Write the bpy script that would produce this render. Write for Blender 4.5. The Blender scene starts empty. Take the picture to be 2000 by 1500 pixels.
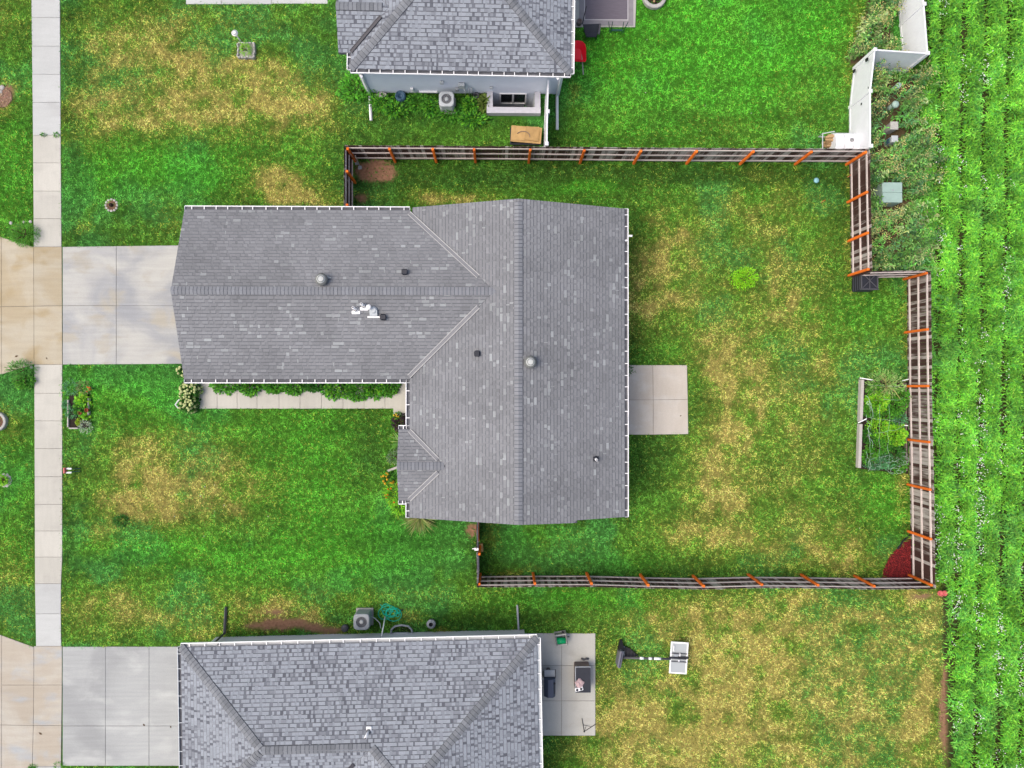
import bpy, math, random
import numpy as np
from mathutils import Vector, Matrix, Quaternion
random.seed(7); rng = np.random.default_rng(11)
scene = bpy.context.scene
COL = scene.collection

# ------------------------------------------------------------------ camera
H = 32.0; F = 1389.0
cd = bpy.data.cameras.new('camera'); cam = bpy.data.objects.new('camera', cd); COL.objects.link(cam)
cd.sensor_width = 36.0; cd.lens = 36.0 * F / 2000.0; cd.clip_end = 2000.0; cd.clip_start = 0.5
look = Vector((25.0 / F, 8.0 / F, -1.0)).normalized()
Q = Vector((0, 0, -1)).rotation_difference(look)
cam.location = (0, 0, H); cam.rotation_mode = 'QUATERNION'; cam.rotation_quaternion = Q
scene.camera = cam
RM = np.array(Q.to_matrix())

# ------------------------------------------------------------------ world, sun, exposure
SUN_EL, SUN_AZ = math.radians(60), math.radians(-98)
world = bpy.data.worlds.new('World'); scene.world = world; world.use_nodes = True
wn = world.node_tree
sky = wn.nodes.new('ShaderNodeTexSky'); sky.sky_type = 'NISHITA'; sky.sun_disc = False
sky.sun_elevation = SUN_EL; sky.sun_rotation = SUN_AZ % (2 * math.pi)
sky.air_density = 1.0; sky.dust_density = 6.0; sky.ozone_density = 1.0
bgn = wn.nodes['Background']; bgn.inputs['Strength'].default_value = 0.15
wn.links.new(sky.outputs['Color'], bgn.inputs['Color'])
sl = bpy.data.lights.new('sun', 'SUN'); sun = bpy.data.objects.new('sun', sl); COL.objects.link(sun)
sl.energy = 0.65; sl.angle = math.radians(32); sl.color = (1.0, 0.97, 0.92)
sd = Vector((math.sin(SUN_AZ) * math.cos(SUN_EL), math.cos(SUN_AZ) * math.cos(SUN_EL), math.sin(SUN_EL)))
sun.rotation_mode = 'QUATERNION'; sun.rotation_quaternion = (-sd).to_track_quat('-Z', 'Y')
sun.location = sd * 60
vs = scene.view_settings
vs.view_transform = 'Standard'; vs.look = 'None'; vs.exposure = 0.69; vs.gamma = 1.0; vs.use_curve_mapping = False

# ------------------------------------------------------------------ helpers
def ray(px, py):
    return RM @ np.array([(px - 1000.0) / F, -(py - 750.0) / F, -1.0])
def P(px, py, z=0.0):
    d = ray(px, py); t = (z - H) / d[2]
    return Vector((d[0] * t, d[1] * t, z))
def PP(px, py, zf, it=8):
    z = 3.0
    for _ in range(it):
        p = P(px, py, z); z = zf(p.x, p.y)
    return P(px, py, z)
def w2p(x, y, z=0.0):
    d = np.stack([x, y, np.zeros_like(x) + z - H], -1) @ RM
    return 1000 + d[..., 0] / -d[..., 2] * F, 750 - d[..., 1] / -d[..., 2] * F
def lin(c): return c / 12.92 if c <= 0.04045 else ((c + 0.055) / 1.055) ** 2.4
def rgb(r, g, b, k=1.0): return (lin(r / 255) * k * 0.955, lin(g / 255) * k, lin(b / 255) * k * 0.985)
def mixc(a, b, t): return tuple(a[i] * (1 - t) + b[i] * t for i in range(3))

_h = {}
def vnoise(x, y, seed):
    if seed not in _h: _h[seed] = np.random.default_rng(seed).random((256, 256))
    t = _h[seed]
    xi = np.floor(x).astype(int); yi = np.floor(y).astype(int); fx = x - xi; fy = y - yi
    fx = fx * fx * (3 - 2 * fx); fy = fy * fy * (3 - 2 * fy)
    a = t[xi % 256, yi % 256]; b = t[(xi + 1) % 256, yi % 256]; c = t[xi % 256, (yi + 1) % 256]; d = t[(xi + 1) % 256, (yi + 1) % 256]
    return (a * (1 - fx) + b * fx) * (1 - fy) + (c * (1 - fx) + d * fx) * fy
def fbm(x, y, scale, seed, octv=4):
    x = x / scale + 40.3; y = y / scale + 71.7; s = 0; a = 1; tot = 0
    for i in range(octv):
        s = s + a * vnoise(x * 2 ** i, y * 2 ** i, seed + i); tot += a; a *= 0.55
    return s / tot
def sstep(a, b, x):
    t = np.clip((x - a) / (b - a), 0, 1); return t * t * (3 - 2 * t)
def pip(x, y, poly):
    ins = np.zeros(x.shape, bool); n = len(poly)
    for i in range(n):
        x0, y0 = poly[i][0], poly[i][1]; x1, y1 = poly[(i + 1) % n][0], poly[(i + 1) % n][1]
        if y0 == y1: continue
        c = ((y0 > y) != (y1 > y)) & (x < (x1 - x0) * (y - y0) / (y1 - y0) + x0)
        ins ^= c
    return ins

# ------------------------------------------------------------------ materials
def mat(name, color=(0.5, 0.5, 0.5), rough=0.6, metal=0.0, attr=False, noise=0.0, nscale=8.0, rand=0.0, bump=0.0, bscale=40.0, stretch=(1, 1, 1), trans=0.0, spec=0.3):
    m = bpy.data.materials.new(name); m.use_nodes = True; nt = m.node_tree; b = nt.nodes['Principled BSDF']
    b.inputs['Roughness'].default_value = rough; b.inputs['Metallic'].default_value = metal
    b.inputs['Specular IOR Level'].default_value = spec
    src = None
    if attr:
        a = nt.nodes.new('ShaderNodeAttribute'); a.attribute_name = 'Col'; src = a.outputs['Color']
    else:
        c = nt.nodes.new('ShaderNodeRGB'); c.outputs[0].default_value = (*color, 1); src = c.outputs[0]
    tc = None
    if noise or bump:
        tc = nt.nodes.new('ShaderNodeNewGeometry')
        mp = nt.nodes.new('ShaderNodeMapping'); mp.inputs['Scale'].default_value = stretch
        nt.links.new(tc.outputs['Position'], mp.inputs['Vector'])
    def mul(s, v):
        x = nt.nodes.new('ShaderNodeMix'); x.data_type = 'RGBA'; x.blend_type = 'MULTIPLY'; x.inputs['Factor'].default_value = 1
        nt.links.new(s, x.inputs['A']); nt.links.new(v, x.inputs['B']); return x.outputs['Result']
    if noise:
        n = nt.nodes.new('ShaderNodeTexNoise'); n.inputs['Scale'].default_value = nscale; n.inputs['Detail'].default_value = 6
        n.inputs['Roughness'].default_value = 0.65
        nt.links.new(mp.outputs[0], n.inputs['Vector'])
        r = nt.nodes.new('ShaderNodeMapRange'); r.inputs['From Min'].default_value = 0.25; r.inputs['From Max'].default_value = 0.75
        r.inputs['To Min'].default_value = 1 - noise; r.inputs['To Max'].default_value = 1 + noise
        nt.links.new(n.outputs['Fac'], r.inputs['Value']); src = mul(src, r.outputs[0])
    if rand:
        o = nt.nodes.new('ShaderNodeObjectInfo')
        r = nt.nodes.new('ShaderNodeMapRange'); r.inputs['To Min'].default_value = 1 - rand; r.inputs['To Max'].default_value = 1 + rand
        nt.links.new(o.outputs['Random'], r.inputs['Value']); src = mul(src, r.outputs[0])
    nt.links.new(src, b.inputs['Base Color'])
    if bump:
        n = nt.nodes.new('ShaderNodeTexNoise'); n.inputs['Scale'].default_value = bscale; n.inputs['Detail'].default_value = 4
        nt.links.new(mp.outputs[0], n.inputs['Vector'])
        bp = nt.nodes.new('ShaderNodeBump'); bp.inputs['Strength'].default_value = bump; bp.inputs['Distance'].default_value = 0.02
        nt.links.new(n.outputs['Fac'], bp.inputs['Height']); nt.links.new(bp.outputs[0], b.inputs['Normal'])
    if trans:
        tl = nt.nodes.new('ShaderNodeBsdfTranslucent'); nt.links.new(src, tl.inputs['Color'])
        mx = nt.nodes.new('ShaderNodeMixShader'); mx.inputs[0].default_value = trans
        nt.links.new(b.outputs[0], mx.inputs[1]); nt.links.new(tl.outputs[0], mx.inputs[2])
        nt.links.new(mx.outputs[0], nt.nodes['Material Output'].inputs['Surface'])
    return m

def concrete(name, c1, c2, c3, scale=0.5, streak=(0.25, 3.0, 1), amt=1.0):
    """broom-finished slab: three stain tones, streaks along the finish, per-slab tone"""
    m = bpy.data.materials.new(name); m.use_nodes = True; nt = m.node_tree; L = nt.links; b = nt.nodes['Principled BSDF']
    b.inputs['Roughness'].default_value = 0.85; b.inputs['Specular IOR Level'].default_value = 0.2
    g = nt.nodes.new('ShaderNodeNewGeometry'); oi = nt.nodes.new('ShaderNodeObjectInfo')
    def noise(scale, detail, stretch=None, dist=0.0):
        n = nt.nodes.new('ShaderNodeTexNoise'); n.inputs['Scale'].default_value = scale; n.inputs['Detail'].default_value = detail; n.inputs['Distortion'].default_value = dist
        if stretch:
            mp = nt.nodes.new('ShaderNodeMapping'); mp.inputs['Scale'].default_value = stretch
            L.new(g.outputs['Position'], mp.inputs['Vector']); L.new(mp.outputs[0], n.inputs['Vector'])
        else: L.new(g.outputs['Position'], n.inputs['Vector'])
        return n.outputs['Fac']
    def ramp(f, lo, hi):
        r = nt.nodes.new('ShaderNodeMapRange'); r.interpolation_type = 'SMOOTHSTEP'
        r.inputs['From Min'].default_value = lo; r.inputs['From Max'].default_value = hi; L.new(f, r.inputs['Value']); return r.outputs[0]
    def mix(f, a, bb, bt='MIX'):
        x = nt.nodes.new('ShaderNodeMix'); x.data_type = 'RGBA'; x.blend_type = bt
        if isinstance(f, float): x.inputs['Factor'].default_value = f
        else: L.new(f, x.inputs['Factor'])
        for v, k in ((a, 'A'), (bb, 'B')):
            if isinstance(v, tuple): x.inputs[k].default_value = (*v, 1)
            else: L.new(v, x.inputs[k])
        return x.outputs['Result']
    c = mix(ramp(noise(scale, 5, None, 0.6), 0.38, 0.62), c1, c2)
    c = mix(ramp(noise(scale * 1.7, 4, (1, 1.6, 1), 0.3), 0.5, 0.72), c, c3)
    f = nt.nodes.new('ShaderNodeMapRange'); f.inputs['From Min'].default_value = 0.3; f.inputs['From Max'].default_value = 0.7
    f.inputs['To Min'].default_value = 1 - 0.07 * amt; f.inputs['To Max'].default_value = 1 + 0.07 * amt; L.new(noise(2.2, 8, streak), f.inputs['Value'])
    c = mix(1.0, c, f.outputs[0], 'MULTIPLY')
    f2 = nt.nodes.new('ShaderNodeMapRange'); f2.inputs['From Min'].default_value = 0.3; f2.inputs['From Max'].default_value = 0.7
    f2.inputs['To Min'].default_value = 0.94; f2.inputs['To Max'].default_value = 1.06; L.new(noise(28, 4), f2.inputs['Value'])
    c = mix(1.0, c, f2.outputs[0], 'MULTIPLY')
    f3 = nt.nodes.new('ShaderNodeMapRange'); f3.inputs['To Min'].default_value = 0.95; f3.inputs['To Max'].default_value = 1.05; L.new(oi.outputs['Random'], f3.inputs['Value'])
    c = mix(1.0, c, f3.outputs[0], 'MULTIPLY')
    L.new(c, b.inputs['Base Color'])
    return m

def weathered_wood(name, dark, pale, axis, lo, hi):
    """stained board weathering to grey in streaks along the grain, different on every board"""
    m = bpy.data.materials.new(name); m.use_nodes = True; nt = m.node_tree; L = nt.links; b = nt.nodes['Principled BSDF']
    b.inputs['Roughness'].default_value = 0.8; b.inputs['Specular IOR Level'].default_value = 0.15
    g = nt.nodes.new('ShaderNodeNewGeometry'); oi = nt.nodes.new('ShaderNodeObjectInfo')
    mp = nt.nodes.new('ShaderNodeMapping'); mp.inputs['Scale'].default_value = axis; L.new(g.outputs['Position'], mp.inputs['Vector'])
    n = nt.nodes.new('ShaderNodeTexNoise'); n.inputs['Scale'].default_value = 1.0; n.inputs['Detail'].default_value = 5
    L.new(mp.outputs[0], n.inputs['Vector'])
    n2 = nt.nodes.new('ShaderNodeTexNoise'); n2.inputs['Scale'].default_value = 0.35; n2.inputs['Detail'].default_value = 2; L.new(g.outputs['Position'], n2.inputs['Vector'])
    def math_(op, a, bb):
        x = nt.nodes.new('ShaderNodeMath'); x.operation = op
        for i, v in enumerate((a, bb)):
            if isinstance(v, float): x.inputs[i].default_value = v
            else: L.new(v, x.inputs[i])
        return x.outputs[0]
    s = math_('ADD', math_('MULTIPLY', oi.outputs['Random'], 0.34), math_('MULTIPLY', n.outputs['Fac'], 0.62))
    s = math_('ADD', s, math_('MULTIPLY', n2.outputs['Fac'], 0.62))
    r = nt.nodes.new('ShaderNodeMapRange'); r.interpolation_type = 'SMOOTHSTEP'; r.inputs['From Min'].default_value = lo; r.inputs['From Max'].default_value = hi; L.new(s, r.inputs['Value'])
    x = nt.nodes.new('ShaderNodeMix'); x.data_type = 'RGBA'; L.new(r.outputs[0], x.inputs['Factor']); x.inputs['A'].default_value = (*dark, 1); x.inputs['B'].default_value = (*pale, 1)
    L.new(x.outputs['Result'], b.inputs['Base Color'])
    return m

K = 0.66
M = {}
M['ground'] = mat('ground_soil_and_thatch', rough=0.95, attr=True, noise=0.45, nscale=9, spec=0.0)
M['leaf'] = mat('leaf', rough=0.6, attr=True, trans=0.25, spec=0.15)
M['grass'] = mat('grass_blade', rough=0.7, attr=True, trans=0.2, spec=0.08)
M['far'] = mat('far_ground', (0.06, 0.13, 0.03), rough=0.95, noise=0.5, nscale=0.4)
M['walk'] = concrete('sidewalk_concrete', rgb(216, 209, 199, K), rgb(209, 202, 192, K), rgb(202, 195, 186, K), 0.4, (3.0, 0.4, 1), 0.5)
M['walk_grey'] = concrete('sidewalk_grey_concrete', rgb(212, 210, 208, K), rgb(206, 204, 202, K), rgb(200, 197, 195, K), 0.4, (0.4, 3, 1), 0.5)
M['drive'] = concrete('driveway_concrete', rgb(204, 199, 193, K), rgb(172, 171, 174, K), rgb(190, 181, 168, K), 0.42, (0.25, 3.0, 1), 1.0)
M['drive_grey'] = concrete('grey_driveway_concrete', rgb(190, 189, 188, K), rgb(176, 175, 175, K), rgb(206, 204, 202, K), 0.3, (0.2, 3.0, 1), 0.9)
M['apron'] = concrete('tan_apron_concrete', rgb(194, 176, 148, K), rgb(203, 190, 170, K), rgb(187, 166, 132, K), 0.42, (0.3, 2.5, 1), 0.9)
M['apron_pink'] = concrete('pinkish_apron_concrete', rgb(206, 196, 184, K), rgb(196, 182, 166, K), rgb(186, 188, 192, K), 0.42, (0.3, 2.5, 1), 0.8)
M['patio'] = concrete('patio_concrete', rgb(220, 207, 195, K), rgb(213, 199, 186, K), rgb(222, 212, 203, K), 0.5, (2, 0.5, 1), 0.5)
M['patio_pale'] = concrete('pale_patio_concrete', rgb(212, 206, 198, K), rgb(206, 200, 192, K), rgb(200, 193, 184, K), 0.5, (2, 0.5, 1), 0.4)
M['joint'] = mat('joint_filler', rgb(120, 114, 106, K), rough=0.95, noise=0.3)
M['shingle'] = mat('asphalt_shingle', rough=0.9, attr=True, noise=0.13, nscale=30, spec=0.12)
M['cap'] = mat('ridge_shingle', rgb(150, 150, 156, K), rough=0.9, noise=0.12, nscale=30, rand=0.10, spec=0.12)
M['cap2'] = mat('hip_shingle', rgb(140, 141, 147, K), rough=0.9, noise=0.12, nscale=30, rand=0.16, spec=0.12)
M['deck'] = mat('roof_underlayer', rgb(98, 97, 104, K), rough=0.9, noise=0.2, nscale=20)
M['deck2'] = mat('roof_shadow_band', rgb(104, 104, 111, K), rough=0.9, noise=0.2, nscale=20)
M['white'] = mat('white_paint', (0.78, 0.78, 0.78), rough=0.45, noise=0.04, nscale=3)
M['vinyl'] = mat('white_vinyl', (0.72, 0.73, 0.76), rough=0.4, noise=0.05, nscale=2)
M['trough'] = mat('gutter_grit', rgb(108, 107, 113, K), rough=0.8, noise=0.45, nscale=3)
M['guard'] = mat('pale_gutter', rgb(205, 203, 204, K), rough=0.7, noise=0.12, nscale=2)
M['valley'] = mat('valley_edge_metal', rgb(204, 199, 198, K), rough=0.6, noise=0.1, nscale=6)
M['valley_mid'] = mat('valley_trough_metal', rgb(138, 137, 142, K), rough=0.6, noise=0.15, nscale=6)
M['valley_dark'] = mat('dark_valley_metal', rgb(70, 68, 76, K), rough=0.5, noise=0.1)
M['siding'] = mat('blue_grey_siding', (.62, .67, .74), rough=0.6, noise=0.05, nscale=2)
M['siding2'] = mat('grey_siding', (.58, .58, .60), rough=0.6, noise=0.05, nscale=2)
M['siding3'] = mat('pale_siding', rgb(190, 190, 190, K), rough=0.6, noise=0.05, nscale=2)
M['glass'] = mat('window_glass', (0.02, 0.025, 0.03), rough=0.08, spec=0.5)
M['black'] = mat('black_plastic', (0.012, 0.012, 0.014), rough=0.5, noise=0.1)
M['black2'] = mat('dark_plastic', (0.02, 0.022, 0.03), rough=0.5, noise=0.15, nscale=5)
M['metal'] = mat('grey_metal', rgb(178, 180, 186, K), rough=0.45, noise=0.06, nscale=5)
M['metal_l'] = mat('pale_metal', rgb(212, 214, 218, K), rough=0.45, noise=0.05, nscale=5)
M['metal_d'] = mat('dark_metal', rgb(92, 90, 96, K), rough=0.5, noise=0.1)
M['galv'] = mat('vent_metal', rgb(128, 128, 126, K), rough=0.5, noise=0.06, nscale=5)
M['galv_l'] = mat('vent_metal_pale', rgb(208, 208, 206, K), rough=0.5)
M['slate'] = mat('slate_blue_lid', rgb(82, 90, 112, K), rough=0.5, noise=0.08, nscale=4)
M['wood_post'] = mat('orange_cedar_post', rgb(244, 118, 36, 0.85), rough=0.8, noise=0.22, nscale=14, rand=0.22)
M['wood_rail'] = mat('weathered_rail', (.56, .49, .455), rough=0.85, noise=0.16, nscale=10, rand=0.1)
M['wood_picket'] = weathered_wood('stained_picket', (0.052, 0.028, 0.023), rgb(188, 174, 168, 0.62), (16, 16, 1.6), 0.80, 1.02)
M['wood_picket_pale'] = weathered_wood('weathered_picket', (0.08, 0.052, 0.044), rgb(196, 184, 178, 0.68), (16, 16, 1.6), 0.62, 0.90)
M['bleached'] = mat('bleached_plank', rgb(206, 196, 190, K), rough=0.85, noise=0.15, nscale=12)
M['stone'] = mat('pale_stone', rgb(196, 190, 184, K), rough=0.85, noise=0.2, nscale=12, rand=0.15)
M['red'] = mat('red_plastic', (0.80, 0.014, 0.03), rough=0.35)
M['tan'] = mat('tan_cardboard', rgb(206, 166, 112, K), rough=0.85, noise=0.2, nscale=5, rand=0.15)
M['rug'] = mat('rug_weave', rgb(124, 114, 124, K), rough=0.95, noise=0.15, nscale=3, stretch=(1, 8, 1))
M['rug_l'] = mat('rug_border', rgb(160, 152, 156, K), rough=0.95, noise=0.12, nscale=5)
M['rug_edge'] = mat('rug_line', rgb(212, 204, 206, K), rough=0.95)
M['brown'] = mat('brown_wicker', rgb(140, 122, 116, K), rough=0.8, noise=0.2, nscale=25)
M['terracotta'] = mat('terracotta', rgb(150, 72, 46, K), rough=0.8, noise=0.1)
M['mulch'] = mat('red_mulch', rough=0.95, attr=True)
M['soil'] = mat('bare_soil', rgb(128, 92, 76, 0.6), rough=0.95, noise=0.25, nscale=5, bump=0.5)
M['dark_soil'] = mat('dark_soil', (0.02, 0.014, 0.01), rough=0.95, noise=0.4, nscale=10)
M['green_box'] = mat('pale_green_metal', rgb(176, 200, 190, K), rough=0.5, noise=0.08, nscale=4)
M['pink'] = mat('pink_cloth', rgb(214, 182, 184, K), rough=0.9, noise=0.1)
M['teal'] = mat('teal_hose', (0.0, 0.34, 0.22), rough=0.45)
M['green_hose'] = mat('green_hose', (0.0, 0.30, 0.10), rough=0.5)
M['blue_plastic'] = mat('blue_grey_plastic', rgb(78, 110, 136, K), rough=0.45)
M['net'] = mat('net_twine', rgb(190, 214, 196, K), rough=0.8)
M['bark'] = mat('bark', rgb(110, 86, 66, K), rough=0.9, noise=0.2)
M['orange'] = mat('orange_plastic', (0.7, 0.12, 0.01), rough=0.6)
M['sky_blue'] = mat('light_blue_plastic', rgb(150, 205, 215, K), rough=0.4)
M['coral'] = mat('coral_plastic', rgb(228, 110, 108, K), rough=0.5)
M['deep_green'] = mat('dark_green_metal', rgb(26, 80, 62, K), rough=0.5)
M['petal'] = mat('petal', rough=0.7, attr=True, trans=0.2)
M['log'] = mat('split_log', rgb(196, 160, 118, K), rough=0.9, noise=0.25, nscale=15, rand=0.25)

# ------------------------------------------------------------------ mesh builder
WL = {}
class MB:
    def __init__(s): s.v = []; s.f = []; s.c = []
    def face(s, pts, col=None):
        b = len(s.v); s.v += [tuple(p) for p in pts]; s.f.append(tuple(range(b, b + len(pts)))); s.c.append(col)
    def hexa(s, p, col=None, skip=()):
        b = len(s.v); s.v += [tuple(q) for q in p]
        for i, f in enumerate(((3, 2, 1, 0), (4, 5, 6, 7), (0, 1, 5, 4), (1, 2, 6, 5), (2, 3, 7, 6), (3, 0, 4, 7))):
            if i in skip: continue
            s.f.append(tuple(b + k for k in f)); s.c.append(col)
    def box(s, c, d, rz=0.0, col=None, m=None):
        x, y, z = d[0] / 2, d[1] / 2, d[2] / 2; c = Vector(c)
        R = m if m is not None else Matrix.Rotation(rz, 3, 'Z')
        s.hexa([c + R @ Vector(q) for q in ((-x, -y, -z), (x, -y, -z), (x, y, -z), (-x, y, -z), (-x, -y, z), (x, -y, z), (x, y, z), (-x, y, z))], col)
    def bbox(s, c, d, bev=0.02, rz=0.0, col=None, m=None):
        """box with chamfered upright and top edges"""
        x, y = d[0] / 2, d[1] / 2; c = Vector(c); R = m if m is not None else Matrix.Rotation(rz, 3, 'Z')
        def ring(x, y, z, b): return [c + R @ Vector(q) for q in ((-x + b, -y, z), (x - b, -y, z), (x, -y + b, z), (x, y - b, z), (x - b, y, z), (-x + b, y, z), (-x, y - b, z), (-x, -y + b, z))]
        r = [ring(x, y, -d[2] / 2, bev), ring(x, y, d[2] / 2 - bev, bev), ring(x - bev, y - bev, d[2] / 2, bev)]
        s.loft(r, col, caps=True)
    def loft(s, rings, col=None, caps=True, closed=True):
        b = len(s.v); n = len(rings[0])
        for r in rings: s.v += [tuple(q) for q in r]
        for i in range(len(rings) - 1):
            for j in range(n if closed else n - 1):
                k = (j + 1) % n
                s.f.append((b + i * n + j, b + i * n + k, b + (i + 1) * n + k, b + (i + 1) * n + j)); s.c.append(col)
        if caps:
            s.f.append(tuple(b + j for j in reversed(range(n)))); s.c.append(col)
            s.f.append(tuple(b + (len(rings) - 1) * n + j for j in range(n))); s.c.append(col)
    def cyl(s, p0, p1, r0, r1=None, n=10, col=None, caps=True):
        r1 = r0 if r1 is None else r1; p0 = Vector(p0); p1 = Vector(p1); d = (p1 - p0)
        if d.length < 1e-6: return
        d.normalize(); a = d.orthogonal().normalized(); bb = d.cross(a)
        R = [[p + (a * math.cos(t) + bb * math.sin(t)) * r for t in [2 * math.pi * i / n for i in range(n)]] for p, r in ((p0, r0), (p1, r1))]
        s.loft(R, col, caps)
    def tube(s, path, r, n=6, col=None, closed=False):
        pts = [Vector(p) for p in path]; rings = []; N = len(pts); up = Vector((0, 0, 1))
        for i, p in enumerate(pts):
            d = (pts[(i + 1) % N] - pts[i - 1]) if closed else (pts[min(i + 1, N - 1)] - pts[max(i - 1, 0)])
            d.normalize(); a = d.cross(up)
            if a.length < 0.05: a = d.cross(Vector((1, 0, 0)))
            a.normalize(); bb = d.cross(a)
            rings.append([p + (a * math.cos(t) + bb * math.sin(t)) * r for t in [2 * math.pi * k / n for k in range(n)]])
        if closed: rings.append(rings[0])
        s.loft(rings, col, caps=not closed)
    def lathe(s, c, prof, n=20, col=None, axis=None):
        c = Vector(c); q = Vector((0, 0, 1)).rotation_difference(Vector(axis)) if axis is not None else Quaternion()
        s.loft([[c + q @ Vector((r * math.cos(t), r * math.sin(t), z)) for t in [2 * math.pi * k / n for k in range(n)]] for r, z in prof], col, caps=True)
    def ball(s, c, r, n=8, m=5, col=None, sz=1.0):
        c = Vector(c)
        s.loft([[c + Vector((r * math.sin(a) * math.cos(t), r * math.sin(a) * math.sin(t), r * sz * -math.cos(a))) for t in [2 * math.pi * k / n for k in range(n)]] for a in [math.pi * (0.06 + 0.88 * i / m) for i in range(m + 1)]], col)
    def poly(s, pts, z0, z1, col=None):
        s.loft([[(p[0], p[1], z0) for p in pts], [(p[0], p[1], z1) for p in pts]], col)
    def build(s, name, m, parent=None, smooth=False, origin=None):
        A = np.array(s.v, dtype=np.float64).reshape(-1, 3)
        if origin is None:
            lo = A.min(0); hi = A.max(0); origin = Vector(((lo[0] + hi[0]) / 2, (lo[1] + hi[1]) / 2, lo[2]))
        me = bpy.data.meshes.new(name); A = A - np.array(origin)
        me.from_pydata(A.tolist(), [], s.f)
        if any(c is not None for c in s.c):
            at = me.color_attributes.new('Col', 'FLOAT_COLOR', 'CORNER')
            cc = np.array([(*(c or (0.5, 0.5, 0.5)), 1.0) for c in s.c], dtype=np.float32)
            at.data.foreach_set('color', np.repeat(cc, [len(f) for f in s.f], axis=0).ravel())
        if smooth: me.polygons.foreach_set('use_smooth', [True] * len(me.polygons))
        me.materials.append(m)
        return link(name, me, origin, parent)

def link(name, me, origin, parent=None):
    o = bpy.data.objects.new(name, me); COL.objects.link(o)
    w = Vector(origin); WL[o.name] = w
    if parent is not None:
        o.parent = parent; o.location = w - WL[parent.name]
    else: o.location = w
    return o
def npmesh(name, V, n_per, cols, m, parent=None, origin=(0, 0, 0), tri_split=None):
    """V: (N, n_per, 3); cols: (N, 3) one colour per face"""
    N = V.shape[0]; me = bpy.data.meshes.new(name)
    me.vertices.add(N * n_per); me.vertices.foreach_set('co', (V.reshape(-1, 3) - np.array(origin)).astype(np.float32).ravel())
    me.loops.add(N * n_per); me.loops.foreach_set('vertex_index', np.arange(N * n_per, dtype=np.int32))
    me.polygons.add(N); me.polygons.foreach_set('loop_start', np.arange(0, N * n_per, n_per, dtype=np.int32))
    me.polygons.foreach_set('loop_total', np.full(N, n_per, dtype=np.int32))
    me.update(calc_edges=True)
    at = me.color_attributes.new('Col', 'FLOAT_COLOR', 'CORNER')
    c4 = np.ones((N, 4), np.float32); c4[:, :3] = cols
    at.data.foreach_set('color', np.repeat(c4, n_per, axis=0).ravel())
    me.materials.append(m)
    return link(name, me, origin, parent)
def tag(o, label=None, cat=None, group=None, kind=None):
    if label: o['label'] = label
    if cat: o['category'] = cat
    if group: o['group'] = group
    if kind: o['kind'] = kind
    return o
def thing(name, loc, label, cat, group=None, kind=None):
    o = bpy.data.objects.new(name, None); COL.objects.link(o); o.location = loc; o.empty_display_size = 0.2
    WL[o.name] = Vector(loc); return tag(o, label, cat, group, kind)
def copy_tree(o, dloc, rz=0.0, label=None, parent=None, scale=1.0):
    c = o.copy(); COL.objects.link(c)
    if parent is None:
        c.location = dloc; c.rotation_euler.z = rz; c.scale = (scale,) * 3
        if label: c['label'] = label
    else: c.parent = parent
    for ch in o.children: copy_tree(ch, None, parent=c)
    return c

def leaves(n, base, direc, length, width, cols, droop=0.25, fold=0.15):
    """n leaf quads: base (n,3), unit direction (n,3), length/width (n,)"""
    up = np.array([0, 0, 1.0]); side = np.cross(direc, up); L = np.linalg.norm(side, axis=1, keepdims=True)
    side = np.where(L > 1e-3, side / np.maximum(L, 1e-3), np.array([1.0, 0, 0]))
    nrm = np.cross(side, direc); l = length[:, None]; w = width[:, None] / 2
    mid = base + direc * l * 0.5
    tip = base + direc * l - up * (l * droop)
    V = np.stack([base, mid + side * w + nrm * w * fold, tip, mid - side * w + nrm * w * fold], 1)
    return V, cols
def colvar(n, c, v=0.25, hue=0.1):
    c = np.array(c, dtype=float)
    if c.ndim == 2: c = c[rng.integers(0, len(c), n)]
    return np.clip(c * (1 + v * rng.standard_normal((n, 1))).clip(0.35, 1.9) * (1 + hue * rng.standard_normal((n, 3))), 0.003, 0.9)
def dirs(n, el_lo, el_hi):
    a = rng.random(n) * 2 * np.pi; e = np.radians(el_lo + (el_hi - el_lo) * rng.random(n))
    return np.stack([np.cos(a) * np.cos(e), np.sin(a) * np.cos(e), np.sin(e)], 1)
def bush_pts(n, c, rx, ry, h, shell=0.5):
    """points in a lumpy dome, more of them near the outside"""
    d = rng.standard_normal((n, 3)); d /= np.linalg.norm(d, axis=1, keepdims=True); d[:, 2] = np.abs(d[:, 2])
    r = (shell + (1 - shell) * rng.random(n)) * (0.82 + 0.36 * vnoise(d[:, 0] * 2.5 + 9 + c[0], d[:, 1] * 2.5 + 5 + c[1] + d[:, 2] * 2, 77))
    return np.stack([c[0] + d[:, 0] * rx * r, c[1] + d[:, 1] * ry * r, c[2] + d[:, 2] * h * r], 1), d

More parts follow.
